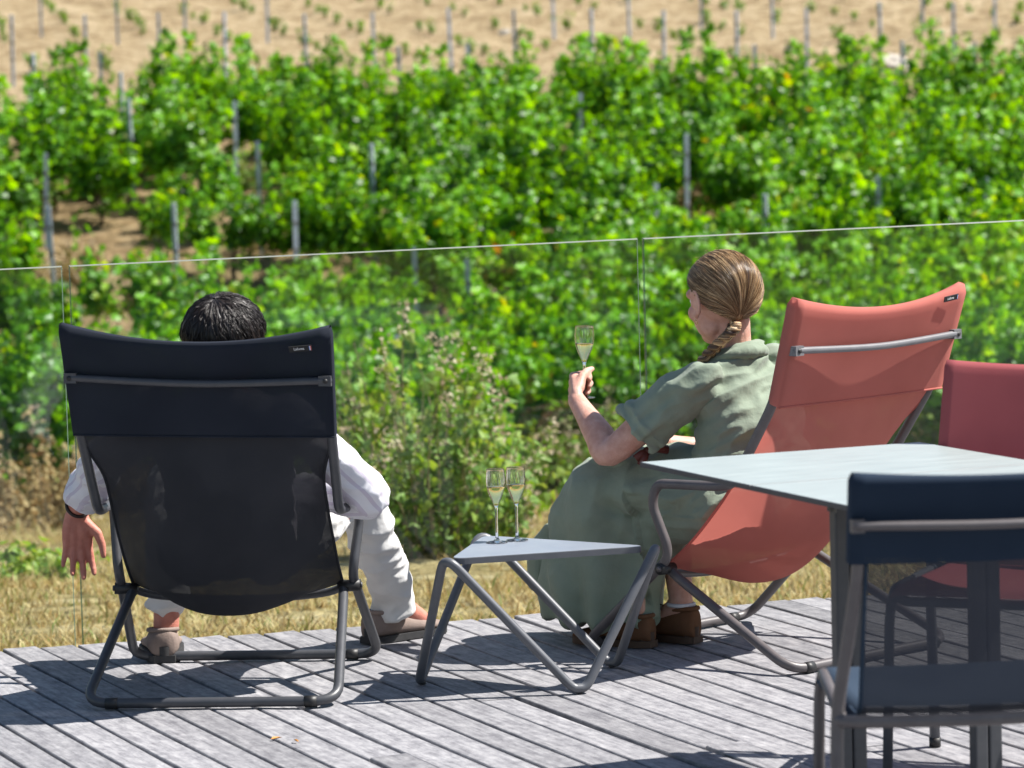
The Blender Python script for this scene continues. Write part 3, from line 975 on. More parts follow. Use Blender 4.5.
def fuse(name, mb, voxel, m, parent, smooth=6, disp=None, post=None):
    """fuse overlapping volumes into one continuous skin"""
    o = mb.build('tmp_' + name, m, None)
    bm = bmesh.new(); bm.from_mesh(o.data); bmesh.ops.recalc_face_normals(bm, faces=bm.faces); bm.to_mesh(o.data); bm.free()
    r = o.modifiers.new('r', 'REMESH'); r.mode = 'VOXEL'; r.voxel_size = voxel; r.use_smooth_shade = True
    s = o.modifiers.new('s', 'SMOOTH'); s.factor = .5; s.iterations = smooth
    dg = bpy.context.evaluated_depsgraph_get()
    me = bpy.data.meshes.new_from_object(o.evaluated_get(dg))
    bpy.data.objects.remove(o)
    me.name = name
    if disp:
        nrm = [Vector(v.normal) for v in me.vertices]
        co = [v.co.copy() for v in me.vertices]
        for v, nn, c in zip(me.vertices, nrm, co):
            d = disp(c, nn)
            v.co = c + (nn * d if isinstance(d, (int, float)) else d)
    me.polygons.foreach_set('use_smooth', [True] * len(me.polygons))
    me.materials.clear(); me.materials.append(m)
    x = link(bpy.data.objects.new(name, me))
    x.parent = parent
    if parent:
        x.matrix_parent_inverse = Matrix.Translation(-Vector(parent.location))
    return x
def put(o, parent):
    o.parent = parent
    o.matrix_parent_inverse = Matrix.Translation(-Vector(parent.location))
    return o

def hand(mb, wrist, d, n, s, curls, sc=1.0, thumb=None, spread=.05):
    d = Vector(d).normalized(); n = Vector(n); n = (n - d * n.dot(d)).normalized(); s0 = d.cross(n); s = s0 if s0.dot(Vector(s)) > 0 else -s0
    w = Vector(wrist)
    offs = (.029, .010, -.010, -.028); lens = (.074, .082, .076, .060); kn = (.090, .093, .089, .081); rr = (.0092, .0095, .0090, .0080)
    for i in range(4):
        K = w + (d * kn[i] + s * offs[i]) * sc
        limb(mb, [w + s * offs[i] * .55 * sc + d * .008 * sc, w + (d * kn[i] * .55 + s * offs[i] * .85 + n * .002) * sc, K], [.0155 * sc, .0150 * sc, .0118 * sc], 10, 3)
        a = 0; p = K; P = [K]; rad = [rr[i] * 1.12 * sc]
        dd = (d + s * spread * (1.5 - i)).normalized()
        for j, f in enumerate((.46, .30, .24)):
            a += R(curls[i][j])
            p = p + (dd * math.cos(a) + n * math.sin(a)) * lens[i] * f * sc
            P.append(p); rad.append(rr[i] * (1.0, .93, .78)[j] * sc)
        # joints stay crisp: straight phalanges with rounded joints
        for j in range(3):
            mb.add(*tube_geo([P[j], P[j] * .5 + P[j + 1] * .5, P[j + 1]], [rad[j], rad[j] * .93 + .0003, rad[j + 1]], 10))
            ball(mb, P[j + 1], (rad[j + 1],) * 3, n=10, m=8)
    th = thumb or ((.50, .78, .25), (.75, .50, .35), (.85, .25, .45))
    p = w + (d * .026 + s * .020 + n * .006) * sc
    P = [p]; rad = [.0165 * sc]
    for j, L in enumerate((.043, .034, .028)):
        v = (d * th[j][0] + s * th[j][1] + n * th[j][2]).normalized()
        p = p + v * L * sc
        P.append(p); rad.append((.0125, .0105, .0082)[j] * sc)
    for j in range(3):
        mb.add(*tube_geo([P[j], P[j + 1]], [rad[j], rad[j + 1]], 10)); ball(mb, P[j + 1], (rad[j + 1],) * 3, n=10, m=8)
    ball(mb, w + (d * .045 + s * .018 + n * .008) * sc, (.018 * sc, .024 * sc, .016 * sc), basis(s, d, n))

def head(mb, c, f, u, sc=1.0, ear=.083, nose=1.0):
    f = Vector(f).normalized(); u = Vector(u); u = (u - f * u.dot(f)).normalized(); l = u.cross(f)      # l = person's left
    B = basis(l, f, u)
    at = lambda x, y, z: Vector(c) + B @ Vector((x, y, z)) * sc
    S = lambda *r: tuple(k * sc for k in r)
    ball(mb, at(0, -.010, .022), S(.076, .098, .094), B, 24, 14)
    ball(mb, at(0, .030, -.035), S(.064, .066, .080), B, 20, 12)
    ball(mb, at(0, .058, -.088), S(.034, .032, .026), B)
    ball(mb, at(0, .080, .030), S(.052, .022, .022), B)                       # brow
    for s in (-1, 1):
        ball(mb, at(s * .044, .060, -.022), S(.022, .024, .024), B)           # cheek
        ball(mb, at(s * .038, .022, -.066), S(.022, .046, .026), B)           # jaw
        # ear: rim, lobe
        ca_, sa_ = math.cos(R(9)), math.sin(R(9))
        nE, tE, uE = Vector((s * ca_, sa_, 0)), Vector((s * sa_, -ca_, -.15)), Vector((0, -.15, 1))
        cE = Vector((s * ear, -.014, .002))
        E = B @ basis(nE, tE, uE)
        ball(mb, at(*cE), S(.006, .018, .033), E, 16, 10)
        rim = [at(*(cE + nE * .004 + tE * (.019 * math.cos(a)) + uE * (.034 * math.sin(a)))) for a in [2 * math.pi * i / 20 for i in range(-3, 12)]]
        mb.add(*tube_geo(rim, .0058 * sc, 8))
        ball(mb, at(*(cE + tE * -.004 - uE * .030 + nE * .002)), S(.0075, .010, .012), E, 12, 8)
    mb.add(*tube_geo([at(0, .094, .016), at(0, .098 + .010 * nose, -.012), at(0, .100 + .018 * nose, -.028)], [.008 * sc, .010 * sc, .012 * sc], 10))
    ball(mb, at(0, .096 + .016 * nose, -.030), S(.014, .012, .010), B)
    for z in (-.055, -.066):
        ball(mb, at(0, .091, z), S(.022, .010, .006), B)
    return at, B

def hair_shell(name, at, B, m, parent, cen, rad, poleA, nt=96, nv=40, seed=1, amp=.003, tie=None, cut=None, rag=0.0, seedf=26):
    """combed shell of hair; meridians run from pole A to the opposite pole"""
    A = Vector(poleA).normalized()
    X = A.orthogonal().normalized(); Y = A.cross(X)
    V = []; F = []; UV = []
    for j in range(nv + 1):
        t = j / nv
        a = math.pi * (.012 + .976 * t)
        for i in range(nt + 1):
            b = 2 * math.pi * i / nt
            dv = A * math.cos(a) + (X * math.cos(b) + Y * math.sin(b)) * math.sin(a)
            p = Vector((dv.x * rad[0], dv.y * rad[1], dv.z * rad[2])) + Vector(cen)
            bb = b
            k1 = noise.noise((math.cos(bb) * seedf * .3, math.sin(bb) * seedf * .3, t * 2.5 + seed))
            k2 = noise.noise((math.cos(bb) * seedf, math.sin(bb) * seedf, t * 3 + seed * 3))
            g = 1 + (amp * k1 * 1.6 + amp * k2) / .09 * min(1, math.sin(a) * 1.6)
            if rag: g += rag * max(0, noise.noise((math.cos(bb) * 9, math.sin(bb) * 9, t * 6 + seed))) * min(1, math.sin(a) * 2)
            q = (p - Vector(cen)) * g + Vector(cen)
            if tie:
                w = max(0, (t - .70) / .30) ** 2
                q = q * (1 - w) + Vector(tie) * w
            if cut:
                s = cut(q)
                q = (q - Vector((0, -.01, 0))) * (1 - .26 * s) + Vector((0, -.01, 0))
            V.append(at(*q)); UV.append((i / nt, t))
    n = nt + 1
    for j in range(nv):
        for i in range(nt):
            F.append((j * n + i, j * n + i + 1, (j + 1) * n + i + 1, (j + 1) * n + i))
    o = mesh_obj(name, V, F, m)
    ul = o.data.uv_layers.new(name='UVMap')
    for lp in o.data.loops:
        ul.data[lp.index].uv = UV[lp.vertex_index]
    return put(o, parent)

def wisps(name, strands, m, parent, r=.0005):
    mb = MB(); UV = []
    for k, P in enumerate(strands):
        q = [tuple(p) for p in crom([tuple(p) for p in P], 4)]
        V, F = tube_geo(q, [r * (1 - .7 * i / len(q)) for i in range(len(q))], 4, caps=False)
        mb.add(V, F)
        UV += [(k * .137 % 1, j / len(V)) for j in range(len(V))]
    o = mb.build(name, m, None)
    ul = o.data.uv_layers.new(name='UVMap')
    for lp in o.data.loops:
        ul.data[lp.index].uv = UV[lp.vertex_index]
    o['kind'] = 'stuff'
    return put(o, parent)

def ridged(p, sx, sy, sz, seed):
    n_ = noise.noise((p.x * sx, p.y * sy, p.z * sz + seed))
    return 1 - abs(n_) * 2.2

def shoe(parent, heel, ang_, L, upper, sole_m, wid=1.0, h=1.0, pitch=0.0, laces=None):
    f = Vector((math.cos(ang_), math.sin(ang_), 0)); s = Vector((-f.y, f.x, 0)); u = Vector((0, 0, 1))
    if pitch:
        Rm = Matrix.Rotation(pitch, 3, s); f = Rm @ f; u = Rm @ u
    hv = Vector(heel)
    sec = [(0, .021, .020, .082), (.03, .029, .012, .090), (.12, .035, .0, .093), (.26, .036, .0, .092), (.40, .037, 0, .076), (.55, .041, 0, .058), (.72, .046, 0, .048), (.87, .040, 0, .040), (.96, .026, 0, .031), (1.0, .010, .006, .022)]
    def ring(t, w, z0, z1, n=18):
        c = hv + f * (t * L)
        out = []
        for k in range(n):
            a = 2 * math.pi * k / n
            ca, sa = math.cos(a), math.sin(a)
            x = math.copysign(abs(ca) ** .7, ca) * w * wid * (1 - .18 * max(0, sa))
            z = (.014 + (z1 * h - .014) * .5) + math.copysign(abs(sa) ** .75, sa) * (z1 * h - .014) * .5
            out.append(c + s * x + u * z)
        return out
    mb = MB()
    V = []; F = []; n = 18
    q = crom(sec, 3)
    for a in q: V += ring(*a[:4])
    for j in range(len(q) - 1):
        for k in range(n):
            l = (k + 1) % n
            F.append((j * n + k, j * n + l, (j + 1) * n + l, (j + 1) * n + k))
    F.append(tuple(range(n))[::-1]); F.append(tuple((len(q) - 1) * n + k for k in range(n)))
    sh = put(mesh_obj('shoe', V, F, upper), parent)
    # collar roll round the ankle opening
    c = hv + f * (.175 * L) + u * .086 * h
    P = [c + f * (.046 * math.cos(2 * math.pi * k / 20)) + s * (.031 * wid * math.sin(2 * math.pi * k / 20)) + u * (-.004 * math.cos(2 * math.pi * k / 20)) for k in range(20)]
    V, F = tube_geo(P, .0065, 8, True)
    cl = mesh_obj('collar', V, F, upper); cl.parent = sh
    # sole with heel counter
    V = []; F = []
    out = [(t * L, w * 1.07 * wid) for t, w, _, _ in [tuple(a) for a in q]]
    pts = [(x - (.004 if i == 0 else 0), w) for i, (x, w) in enumerate(out)]
    outline = [(x, w) for x, w in pts] + [(x, -w) for x, w in pts[::-1]]
    m_ = len(outline)
    for z in (.0, .019):
        V += [hv + f * x + s * y + u * z for x, y in outline]
    F = [(i, (i + 1) % m_, m_ + (i + 1) % m_, m_ + i) for i in range(m_)] + [tuple(range(m_))[::-1], tuple(range(m_, 2 * m_))]
    so = mesh_obj('sole', V, F, sole_m, None, False); so.parent = sh
    # stitched heel patch
    mb = MB()
    V, F = surf(lambda a, b: hv + f * (-.0045 + .030 * abs(a * 2 - 1) ** 2) + s * ((a * 2 - 1) * .027 * wid) + u * (.018 + b * .026 * h), 10, 4)
    hp = mesh_obj('heel_patch', V, F, sole_m); hp.parent = sh
    if laces:
        mb = MB()
        for k in range(4):
            t = .36 + k * .07
            z = .079 - k * .009
            a = hv + f * (t * L) - s * .02 + u * z * h; b = hv + f * (t * L) + s * .02 + u * z * h
            mb.add(*tube_geo([a, (a + b) / 2 + u * .006, b], .0022, 6))
        a = hv + f * (.33 * L) + u * .086 * h
        mb.add(*tube_geo([a, a + f * .03 + s * .03 + u * .012, a + f * .045 + s * .05 - u * .01], .0022, 6))
        mb.add(*tube_geo([a, a + f * .03 - s * .02 + u * .016, a + f * .05 - s * .03 - u * .006], .0022, 6))
        lc = mb.build('laces', laces, None); lc.parent = sh
    return sh

# ---------------------------------------------------------------- the man in the dark chair
cz, sz_ = math.cos(CH_M[1]), math.sin(CH_M[1])
def MW(x, y, z):
    return Vector((CH_M[0][0] + x * cz - y * sz_, CH_M[0][1] + x * sz_ + y * cz, z))
m_right = Vector((cz, sz_, 0)); m_fwd = Vector((-sz_, cz, 0)); UPV = Vector((0, 0, 1))
man = thing('person', 'dark haired man in striped shirt and pale trousers seated in the dark chair', 'person', (MW(0, .32, .3)))
mb = MB()
hc = Vector((-.742, 9.30, .934))
at_m, B_m = head(mb, hc, m_fwd + Vector((.06, 0, .05)), UPV)
pel = MW(.01, .33, .385); chest = MW(.02, .235, .64); nb = MW(.035, .175, .80)
loft(mb, [(pel - UPV * .06, m_right * .13, m_fwd * .08), (pel, m_right * .16, m_fwd * .10), (pel.lerp(chest, .5), m_right * .14, m_fwd * .095), (chest, m_right * .165, m_fwd * .105), (nb - UPV * .04, m_right * .13, m_fwd * .08), (nb, m_right * .06, m_fwd * .055)])
limb(mb, [nb - UPV * .04, nb + UPV * .04, hc - UPV * .05], [.062, .056, .054])
shR = MW(.195, .175, .738); elR = Vector((-.392, 9.46, .515)); wrR = MW(.13, .53, .50)
shL = MW(-.165, .18, .755); elL = Vector((-1.100, 9.56, .602)); wrL = Vector((-1.200, 9.77, .462))
limb(mb, [shR, shR.lerp(elR, .5), elR, elR.lerp(wrR, .35), wrR], [.055, .046, .040, .042, .027])
limb(mb, [shL, shL.lerp(elL, .5), elL, elL.lerp(wrL, .35), wrL], [.055, .046, .040, .042, .028])
hand(mb, wrR, m_fwd * .6 - m_right * .7 - UPV * .2, -UPV, m_fwd, [(15, 20, 15)] * 4, 1.0)
hand(mb, wrL + Vector((-.002, .004, -.012)), Vector((-.02, .10, -1)), Vector((.10, -1, -.10)), Vector((1, 0, 0)), [(6, 12, 10), (14, 14, 10), (16, 14, 12), (4, 14, 12)], 1.06, ((.62, .74, .20), (.93, .34, .16), (.98, .10, .16)), .12)
hipR = MW(.10, .36, .375); knR = Vector((-.440, 9.90, .465)); anR = Vector((-.348, 10.245, .105))
hipL = MW(-.09, .36, .375); knL = Vector((-.955, 9.985, .50)); anL = Vector((-.988, 9.985, .10))
for h_, k_, a_ in ((hipR, knR, anR), (hipL, knL, anL)):
    limb(mb, [h_, h_.lerp(k_, .5), k_, k_.lerp(a_, .35), a_.lerp(k_, .12), a_], [.088, .075, .055, .055, .038, .037])
aR = math.atan2(.22, .22); aL = math.atan2(.3, -.04)
limb(mb, [anR, anR + Vector((math.cos(aR) * .09, math.sin(aR) * .09, -.055))], [.036, .028])
limb(mb, [anL, anL + Vector((math.cos(aL) * .09, math.sin(aL) * .09, -.055))], [.036, .028])
fuse('body', mb, .0042, M['skin_m'], man, 4)
# hair
def cut_m(q):
    return 1.0 if (q.y > .05 and q.z < .06) else 0.0
hair_shell('hair', at_m, B_m, M['hair_m'], man, (0, -.012, .030), (.107, .117, .103), (.12, -.35, .95), 160, 50, 4, .0030, None, cut_m, .03, 30)
rs = random.Random(5)
st = []
for k in range(1500):
    a = rs.uniform(0, 6.28); b = math.acos(rs.uniform(.05, 1.0))
    d = Vector((math.sin(b) * math.cos(a), math.sin(b) * math.sin(a), math.cos(b)))
    p = Vector((d.x * .108, d.y * .118, d.z * .104)) + Vector((0, -.012, .030))
    tg = Vector((d.x, d.y, -.6 * d.z - .3)).normalized()
    cr = Vector((.12, -.35, .95)).normalized()
    tg = (d - cr * d.dot(cr)); tg = (tg - d * tg.dot(d)).normalized() if tg.length > .05 else tg
    tg = (tg + Vector((rs.gauss(0, .28), rs.gauss(0, .28), rs.gauss(0, .22)))).normalized()
    L_ = rs.uniform(.022, .05); up_ = rs.uniform(.001, .006)
    e_ = p + tg * L_
    q_ = e_ - Vector((0, -.012, .030)); q_ = Vector((q_.x / .108, q_.y / .118, q_.z / .104)); q_.normalize()
    e_ = Vector((q_.x * .108, q_.y * .118, q_.z * .104)) * (1 + rs.uniform(-.02, .035)) + Vector((0, -.012, .030))
    st.append([at_m(*(p * .995)), at_m(*((p + e_) / 2 + d * up_)), at_m(*e_)])
wisps('hair_strands', st, M['hair_m'], man, .0011)
# shirt
mb = MB()
k = 1.14
loft(mb, [(pel - UPV * .02, m_right * .175, m_fwd * .115), (pel + UPV * .06, m_right * .175, m_fwd * .118), (pel.lerp(chest, .6), m_right * .172, m_fwd * .118), (chest, m_right * .185, m_fwd * .120), (nb - UPV * .035, m_right * .150, m_fwd * .092), (nb + UPV * .012, m_right * .078, m_fwd * .072)])
ball(mb, shR, (.072, .066, .062)); ball(mb, shL, (.072, .066, .062))
limb(mb, [shR, shR.lerp(elR, .5), elR + Vector((.004, 0, -.002)), elR.lerp(wrR, .4), elR.lerp(wrR, .85)], [.062, .057, .058, .057, .048])
limb(mb, [shL, shL.lerp(elL, .5), elL, elL.lerp(wrL, .4), elL.lerp(wrL, .66)], [.068, .064, .060, .057, .056], flat_end=True)
# rolled cuff
cdir = (wrL - elL).normalized()
for t in (.50, .58, .66):
    c = elL.lerp(wrL, t)
    a_ = cdir.orthogonal().normalized(); b_ = cdir.cross(a_)
    P = [c + (a_ * math.cos(2 * math.pi * i / 24) + b_ * math.sin(2 * math.pi * i / 24)) * .050 for i in range(24)]
    mb.add(*tube_geo(P, .013, 8, True))
def shirt_d(c, n):
    return .009 * ridged(c, 8, 8, 13, 3) + .005 * ridged(c, 17, 17, 30, 5) - .007
sh = fuse('shirt', mb, .0055, M['shirt'], man, 5, shirt_d)
# stripe coordinate runs round the sleeve / across the chest
sa = sh.data.attributes.new('stripe', 'FLOAT', 'POINT')
def segpar(c, a, b):
    ab = b - a; t = max(0, min(1, (c - a).dot(ab) / ab.dot(ab)))
    return (c - a - ab * t).length, t
vals = []
for v in sh.data.vertices:
    c = v.co
    best = min(((segpar(c, a, b)[0], a, b) for a, b in ((shR, elR), (elR, wrR), (shL, elL), (elL, wrL))), key=lambda q: q[0])
    if best[0] < .085:
        ax = (best[2] - best[1]).normalized(); sd_ = ax.cross(UPV).normalized(); up_ = sd_.cross(ax)
        vals.append((c - best[1]).dot(up_) * 1.4)
    else:
        vals.append((c - pel).dot(m_right))
sa.data.foreach_set('value', vals)
# trousers
mb = MB()
loft(mb, [(pel + UPV * .03, m_right * .165, m_fwd * .11), (pel - UPV * .03, m_right * .178, m_fwd * .118), (pel - UPV * .085, m_right * .15, m_fwd * .09)])
def leg(hp, kn, an, ex):
    limb(mb, [hp, hp.lerp(kn, .5), kn, kn.lerp(an, .4), kn.lerp(an, .8), an + ex], [.104, .090, .070, .069, .064, .064], flat_end=True)
leg(hipR, knR, anR, Vector((-.010, -.02, -.015))); leg(hipL, knL, anL, Vector((0, .004, .085)))
def tr_d(c, n):
    return .011 * ridged(c, 6, 6, 13, 8) + .005 * ridged(c, 15, 15, 26, 3) - .008
fuse('trousers', mb, .006, M['trousers'], man, 5, tr_d)
shoe(man, (-.435, 10.165, .003), aR, .305, M['suede'], M['sole'], 1.05, 1.0)
shoe(man, (-.990, 9.925, .003), aL, .30, M['suede'], M['sole'], 1.30, 1.0)
# bracelet
wd = (wrL - elL).normalized(); a_ = wd.orthogonal().normalized(); b_ = wd.cross(a_); c = wrL - wd * .012
P = [c + (a_ * math.cos(2 * math.pi * i / 28) + b_ * math.sin(2 * math.pi * i / 28)) * .0325 for i in range(28)]
V, F = tube_geo(P, .0050, 8, True)
br = put(mesh_obj('bracelet', V, F, M['leather']), man)
V, F = tube_geo([P[3], P[4]], .0062, 8); bk = mesh_obj('clasp', V, F, M['gold']); bk.parent = br

# ---------------------------------------------------------------- the woman in the coral chair
cw, sw = math.cos(CH_W[1]), math.sin(CH_W[1])
def WW(x, y, z):
    return Vector((CH_W[0][0] + x * cw - y * sw, CH_W[0][1] + x * sw + y * cw, z))
w_right = Vector((cw, sw, 0)); w_fwd = Vector((-sw, cw, 0))
wom = thing('person', 'woman with braided hair in a sage green dress on the coral chair, raising a flute', 'person', WW(0, .32, .3))
mb = MB()
hc = Vector((.588, 10.0, .970))
hf = Vector((-.55, .83, -.14)); hu = Vector((-.10, 0, 1))
at_w, B_w = head(mb, hc, hf, hu, 1.03, .0905, .30)
pel = WW(0, .33, .41); chest = WW(0, .43, .67); nb = WW(-.005, .475, .815)
loft(mb, [(pel - UPV * .06, w_right * .13, w_fwd * .08), (pel, w_right * .165, w_fwd * .10), (pel.lerp(chest, .5), w_right * .13, w_fwd * .09), (chest, w_right * .145, w_fwd * .10), (nb - UPV * .045, w_right * .11, w_fwd * .075), (nb, w_right * .055, w_fwd * .05)])
limb(mb, [nb - UPV * .03, nb + UPV * .04, hc - Vector((-.03, .015, .05))], [.056, .050, .050])
shL = WW(-.165, .455, .765); elL = Vector((.268, 9.925, .560)); wrL = Vector((.182, 10.115, .690))
shR = WW(.165, .475, .765); elR = WW(.20, .60, .50); wrR = Vector((.43, 10.14, .560))
limb(mb, [shL - UPV * .014, shL.lerp(elL, .5), elL, elL.lerp(wrL, .3), wrL.lerp(elL, .25), wrL], [.044, .046, .040, .043, .031, .026])
limb(mb, [shR - UPV * .014, shR.lerp(elR, .5), elR, elR.lerp(wrR, .35), wrR], [.044, .045, .038, .038, .025])
g_d = Vector((-.10, .90, .34)).normalized(); g_n = Vector((1, .12, -.05)); g_s = Vector((0, -.3, 1))
hand(mb, wrL, g_d, g_n, g_s, [(62, 80, 48), (66, 82, 50), (68, 84, 50), (70, 84, 50)], 1.08, ((.80, .45, .30), (.85, .05, .45), (.75, -.10, .60)), .02)
hand(mb, wrR, Vector((-.93, -.05, -.12)), Vector((0, .1, -1)), Vector((0, 1, 0)), [(18, 22, 14)] * 4, .95)
hipR = WW(.09, .36, .41); knR = WW(.06, .80, .50); anR = Vector((.462, 10.06, .105))
hipL = WW(-.09, .36, .41); knL = Vector((.262, 10.10, .49)); anL = Vector((.330, 10.00, .10))
for h_, k_, a_ in ((hipR, knR, anR), (hipL, knL, anL)):
    limb(mb, [h_, h_.lerp(k_, .5), k_, k_.lerp(a_, .35), a_.lerp(k_, .12), a_], [.088, .074, .055, .054, .036, .035])
aA = math.atan2(.155, -.18); aB = math.atan2(.15, -.22)
limb(mb, [anR, anR + Vector((math.cos(aA) * .09, math.sin(aA) * .09, -.055))], [.035, .028])
limb(mb, [anL, anL + Vector((math.cos(aB) * .09, math.sin(aB) * .09, -.055))], [.035, .028])
fuse('body', mb, .0040, M['skin_w'], wom, 5)
# eyes
for s in (-1, 1):
    e = MB(); ball(e, at_w(s * .031, .080, .012), (.0105,) * 3)
    put(e.build('eye', M['eye'], None), wom)
# hair, combed back to the nape
def cut_w(q):
    # clear the face, the ears and the cheeks
    a = (q.z - .030) * 1.0 + (-q.y) * 1.05
    return max(0.0, min(1.0, (-a + .010) / .022))
tie_p = (.028, -.088, -.070)
hair_shell('hair', at_w, B_w, M['hair_w'], wom, (0, -.024, .026), (.0965, .118, .108), (-.12, .80, .50), 150, 60, 2, .0016, tie_p, cut_w, 0, 34)
# braid over the left shoulder
path = crom([at_w(*tie_p), at_w(.050, -.078, -.092), at_w(.072, -.045, -.118), at_w(.088, .000, -.150), at_w(.096, .045, -.200), at_w(.090, .060, -.26)], 10)
path = [Vector(p) for p in path]
mb = MB(); UV = []
for k in range(3):
    P = []; rad = []
    for i, p in enumerate(path):
        t = i / (len(path) - 1)
        tg = (path[min(i + 1, len(path) - 1)] - path[max(i - 1, 0)]).normalized()
        a_ = tg.cross(UPV).normalized(); b_ = tg.cross(a_)
        ph = t * 26 + k * 2 * math.pi / 3
        P.append(p + a_ * .0125 * math.sin(ph) + b_ * .0065 * math.sin(2 * ph))
        rad.append(.0115 * (1 - .35 * t))
    V, F = tube_geo(P, rad, 10)
    mb.add(V, F); UV += [((j % 10) / 10 * .25 + k * .3, (j // 10) / len(path)) for j in range(len(V))]
bo = mb.build('braid', M['hair_w'], None)
ul = bo.data.uv_layers.new(name='UVMap')
for lp in bo.data.loops: ul.data[lp.index].uv = UV[lp.vertex_index]
put(bo, wom)
st = []
for k in range(70):
    x = rs.uniform(-.08, .08); 
    p = Vector((x, rs.uniform(-.06, .06), 0)); 
    q = 1 - (p.x / .0965) ** 2 - ((p.y + .024) / .118) ** 2
    if q <= 0: continue
    p.z = .026 + .108 * math.sqrt(q)
    d = Vector((rs.gauss(0, .3), rs.uniform(-.4, 1), rs.uniform(.1, .5)))
    L = rs.uniform(.015, .045)
    st.append([at_w(*(p * .99)), at_w(*(p + d * L * .5)), at_w(*(p + d * L + Vector((rs.gauss(0, .006), 0, -.006))))])
wisps('flyaway_hair', st, M['hair_w'], wom, .0003)
# combed strands lying on the shell, from the parting to the nape
A_ = Vector((-.12, .80, .50)).normalized(); X_ = A_.orthogonal().normalized(); Y_ = A_.cross(X_)
cen_ = Vector((0, -.024, .026)); tv = Vector(tie_p)
st = []
for k in range(1300):
    b = rs.uniform(0, 6.283); t0 = rs.uniform(.03, .55); t1 = min(.93, t0 + rs.uniform(.25, .6))
    lift = rs.uniform(.997, 1.022); P = []
    wob = rs.gauss(0, .05)
    for i in range(6):
        t = t0 + (t1 - t0) * i / 5; a = math.pi * t
        bb = b + wob * i / 5
        dv = A_ * math.cos(a) + (X_ * math.cos(bb) + Y_ * math.sin(bb)) * math.sin(a)
        q = Vector((dv.x * .0965, dv.y * .118, dv.z * .108)) * (lift + .006 * math.sin(i * 1.3 + k)) + cen_
        w = max(0, (t - .70) / .30) ** 2
        q = q * (1 - w) + tv * w
        s = cut_w(q)
        q = (q - Vector((0, -.01, 0))) * (1 - .26 * s) + Vector((0, -.01, 0))
        P.append(at_w(*q))
    st.append(P)
wisps('hair_strands', st, M['hair_w'], wom, .0008)
# earring
er = at_w(.096, -.003, -.046)
P = [er + B_w @ Vector((0, math.cos(2 * math.pi * i / 16), math.sin(2 * math.pi * i / 16))) * .006 for i in range(16)]
V, F = tube_geo(P, .0011, 6, True)
put(mesh_obj('earring', V, F, M['gold']), wom)
# dress: bodice, short sleeves, long skirt, one cloth
mb = MB()
loft(mb, [(pel - UPV * .03, w_right * .175, w_fwd * .12), (pel + UPV * .06, w_right * .165, w_fwd * .118), (pel.lerp(chest, .4) + w_fwd * .045, w_right * .172, w_fwd * .150), (pel.lerp(chest, .7) + w_fwd * .02, w_right * .165, w_fwd * .128), (chest, w_right * .172, w_fwd * .122), (nb - UPV * .045, w_right * .140, w_fwd * .095), (nb + UPV * .002, w_right * .080, w_fwd * .068)])
ball(mb, shL - UPV * .008, (.062, .062, .056)); ball(mb, shR - UPV * .008, (.062, .062, .056))
sL = shL.lerp(elL, .70); sR = shR.lerp(elR, .72)
limb(mb, [shL - UPV * .006, shL.lerp(elL, .45), sL], [.060, .067, .073], flat_end=True)
limb(mb, [shR, shR.lerp(elR, .45), sR], [.066, .068, .068], flat_end=True)
ad = (elL - shL).normalized(); a_ = ad.orthogonal().normalized(); b_ = ad.cross(a_)
for t in (.60, .685):
    c = shL.lerp(elL, t)
    mb.add(*tube_geo([c + (a_ * math.cos(2 * math.pi * i / 28) + b_ * math.sin(2 * math.pi * i / 28)) * .070 for i in range(28)], .0085, 8, True))
# shirt collar standing round the neck
cc = nb + UPV * .012
P = []
for i in range(26):
    a = 2 * math.pi * i / 26
    P.append(cc + w_right * (.070 * math.cos(a)) + w_fwd * (.060 * math.sin(a)) + UPV * (.010 - .030 * max(0, math.sin(a)) + .008 * max(0, -math.sin(a))))
mb.add(*tube_geo(P, .0125, 8, True))
P2 = [p + (p - cc).normalized() * .020 - UPV * .020 for p in P]
mb.add(*tube_geo(P2, .011, 8, True))
loft(mb, [(WW(0, .22, .405), w_right * .17, UPV * .10), (WW(-.01, .40, .400), w_right * .205, UPV * .135), (WW(-.05, .56, .435), w_right * .20, UPV * .128),
          (Vector((.372, 10.10, .455)), Vector((.172, .105, 0)), Vector((-.06, .06, .09))),
          (Vector((.326, 10.12, .385)), Vector((.184, .09, 0)), Vector((-.085, .11, .03))),
          (Vector((.280, 10.13, .280)), Vector((.178, .05, 0)), Vector((-.08, .14, 0))),
          (Vector((.246, 10.12, .170)), Vector((.162, .04, 0)), Vector((-.075, .155, 0))),
          (Vector((.244, 10.12, .068)), Vector((.146, .03, 0)), Vector((-.07, .165, 0)))], 40, 5)
limb(mb, [WW(-.13, .40, .385), Vector((.435, 10.00, .375)), Vector((.405, 10.035, .30))], [.105, .098, .080])
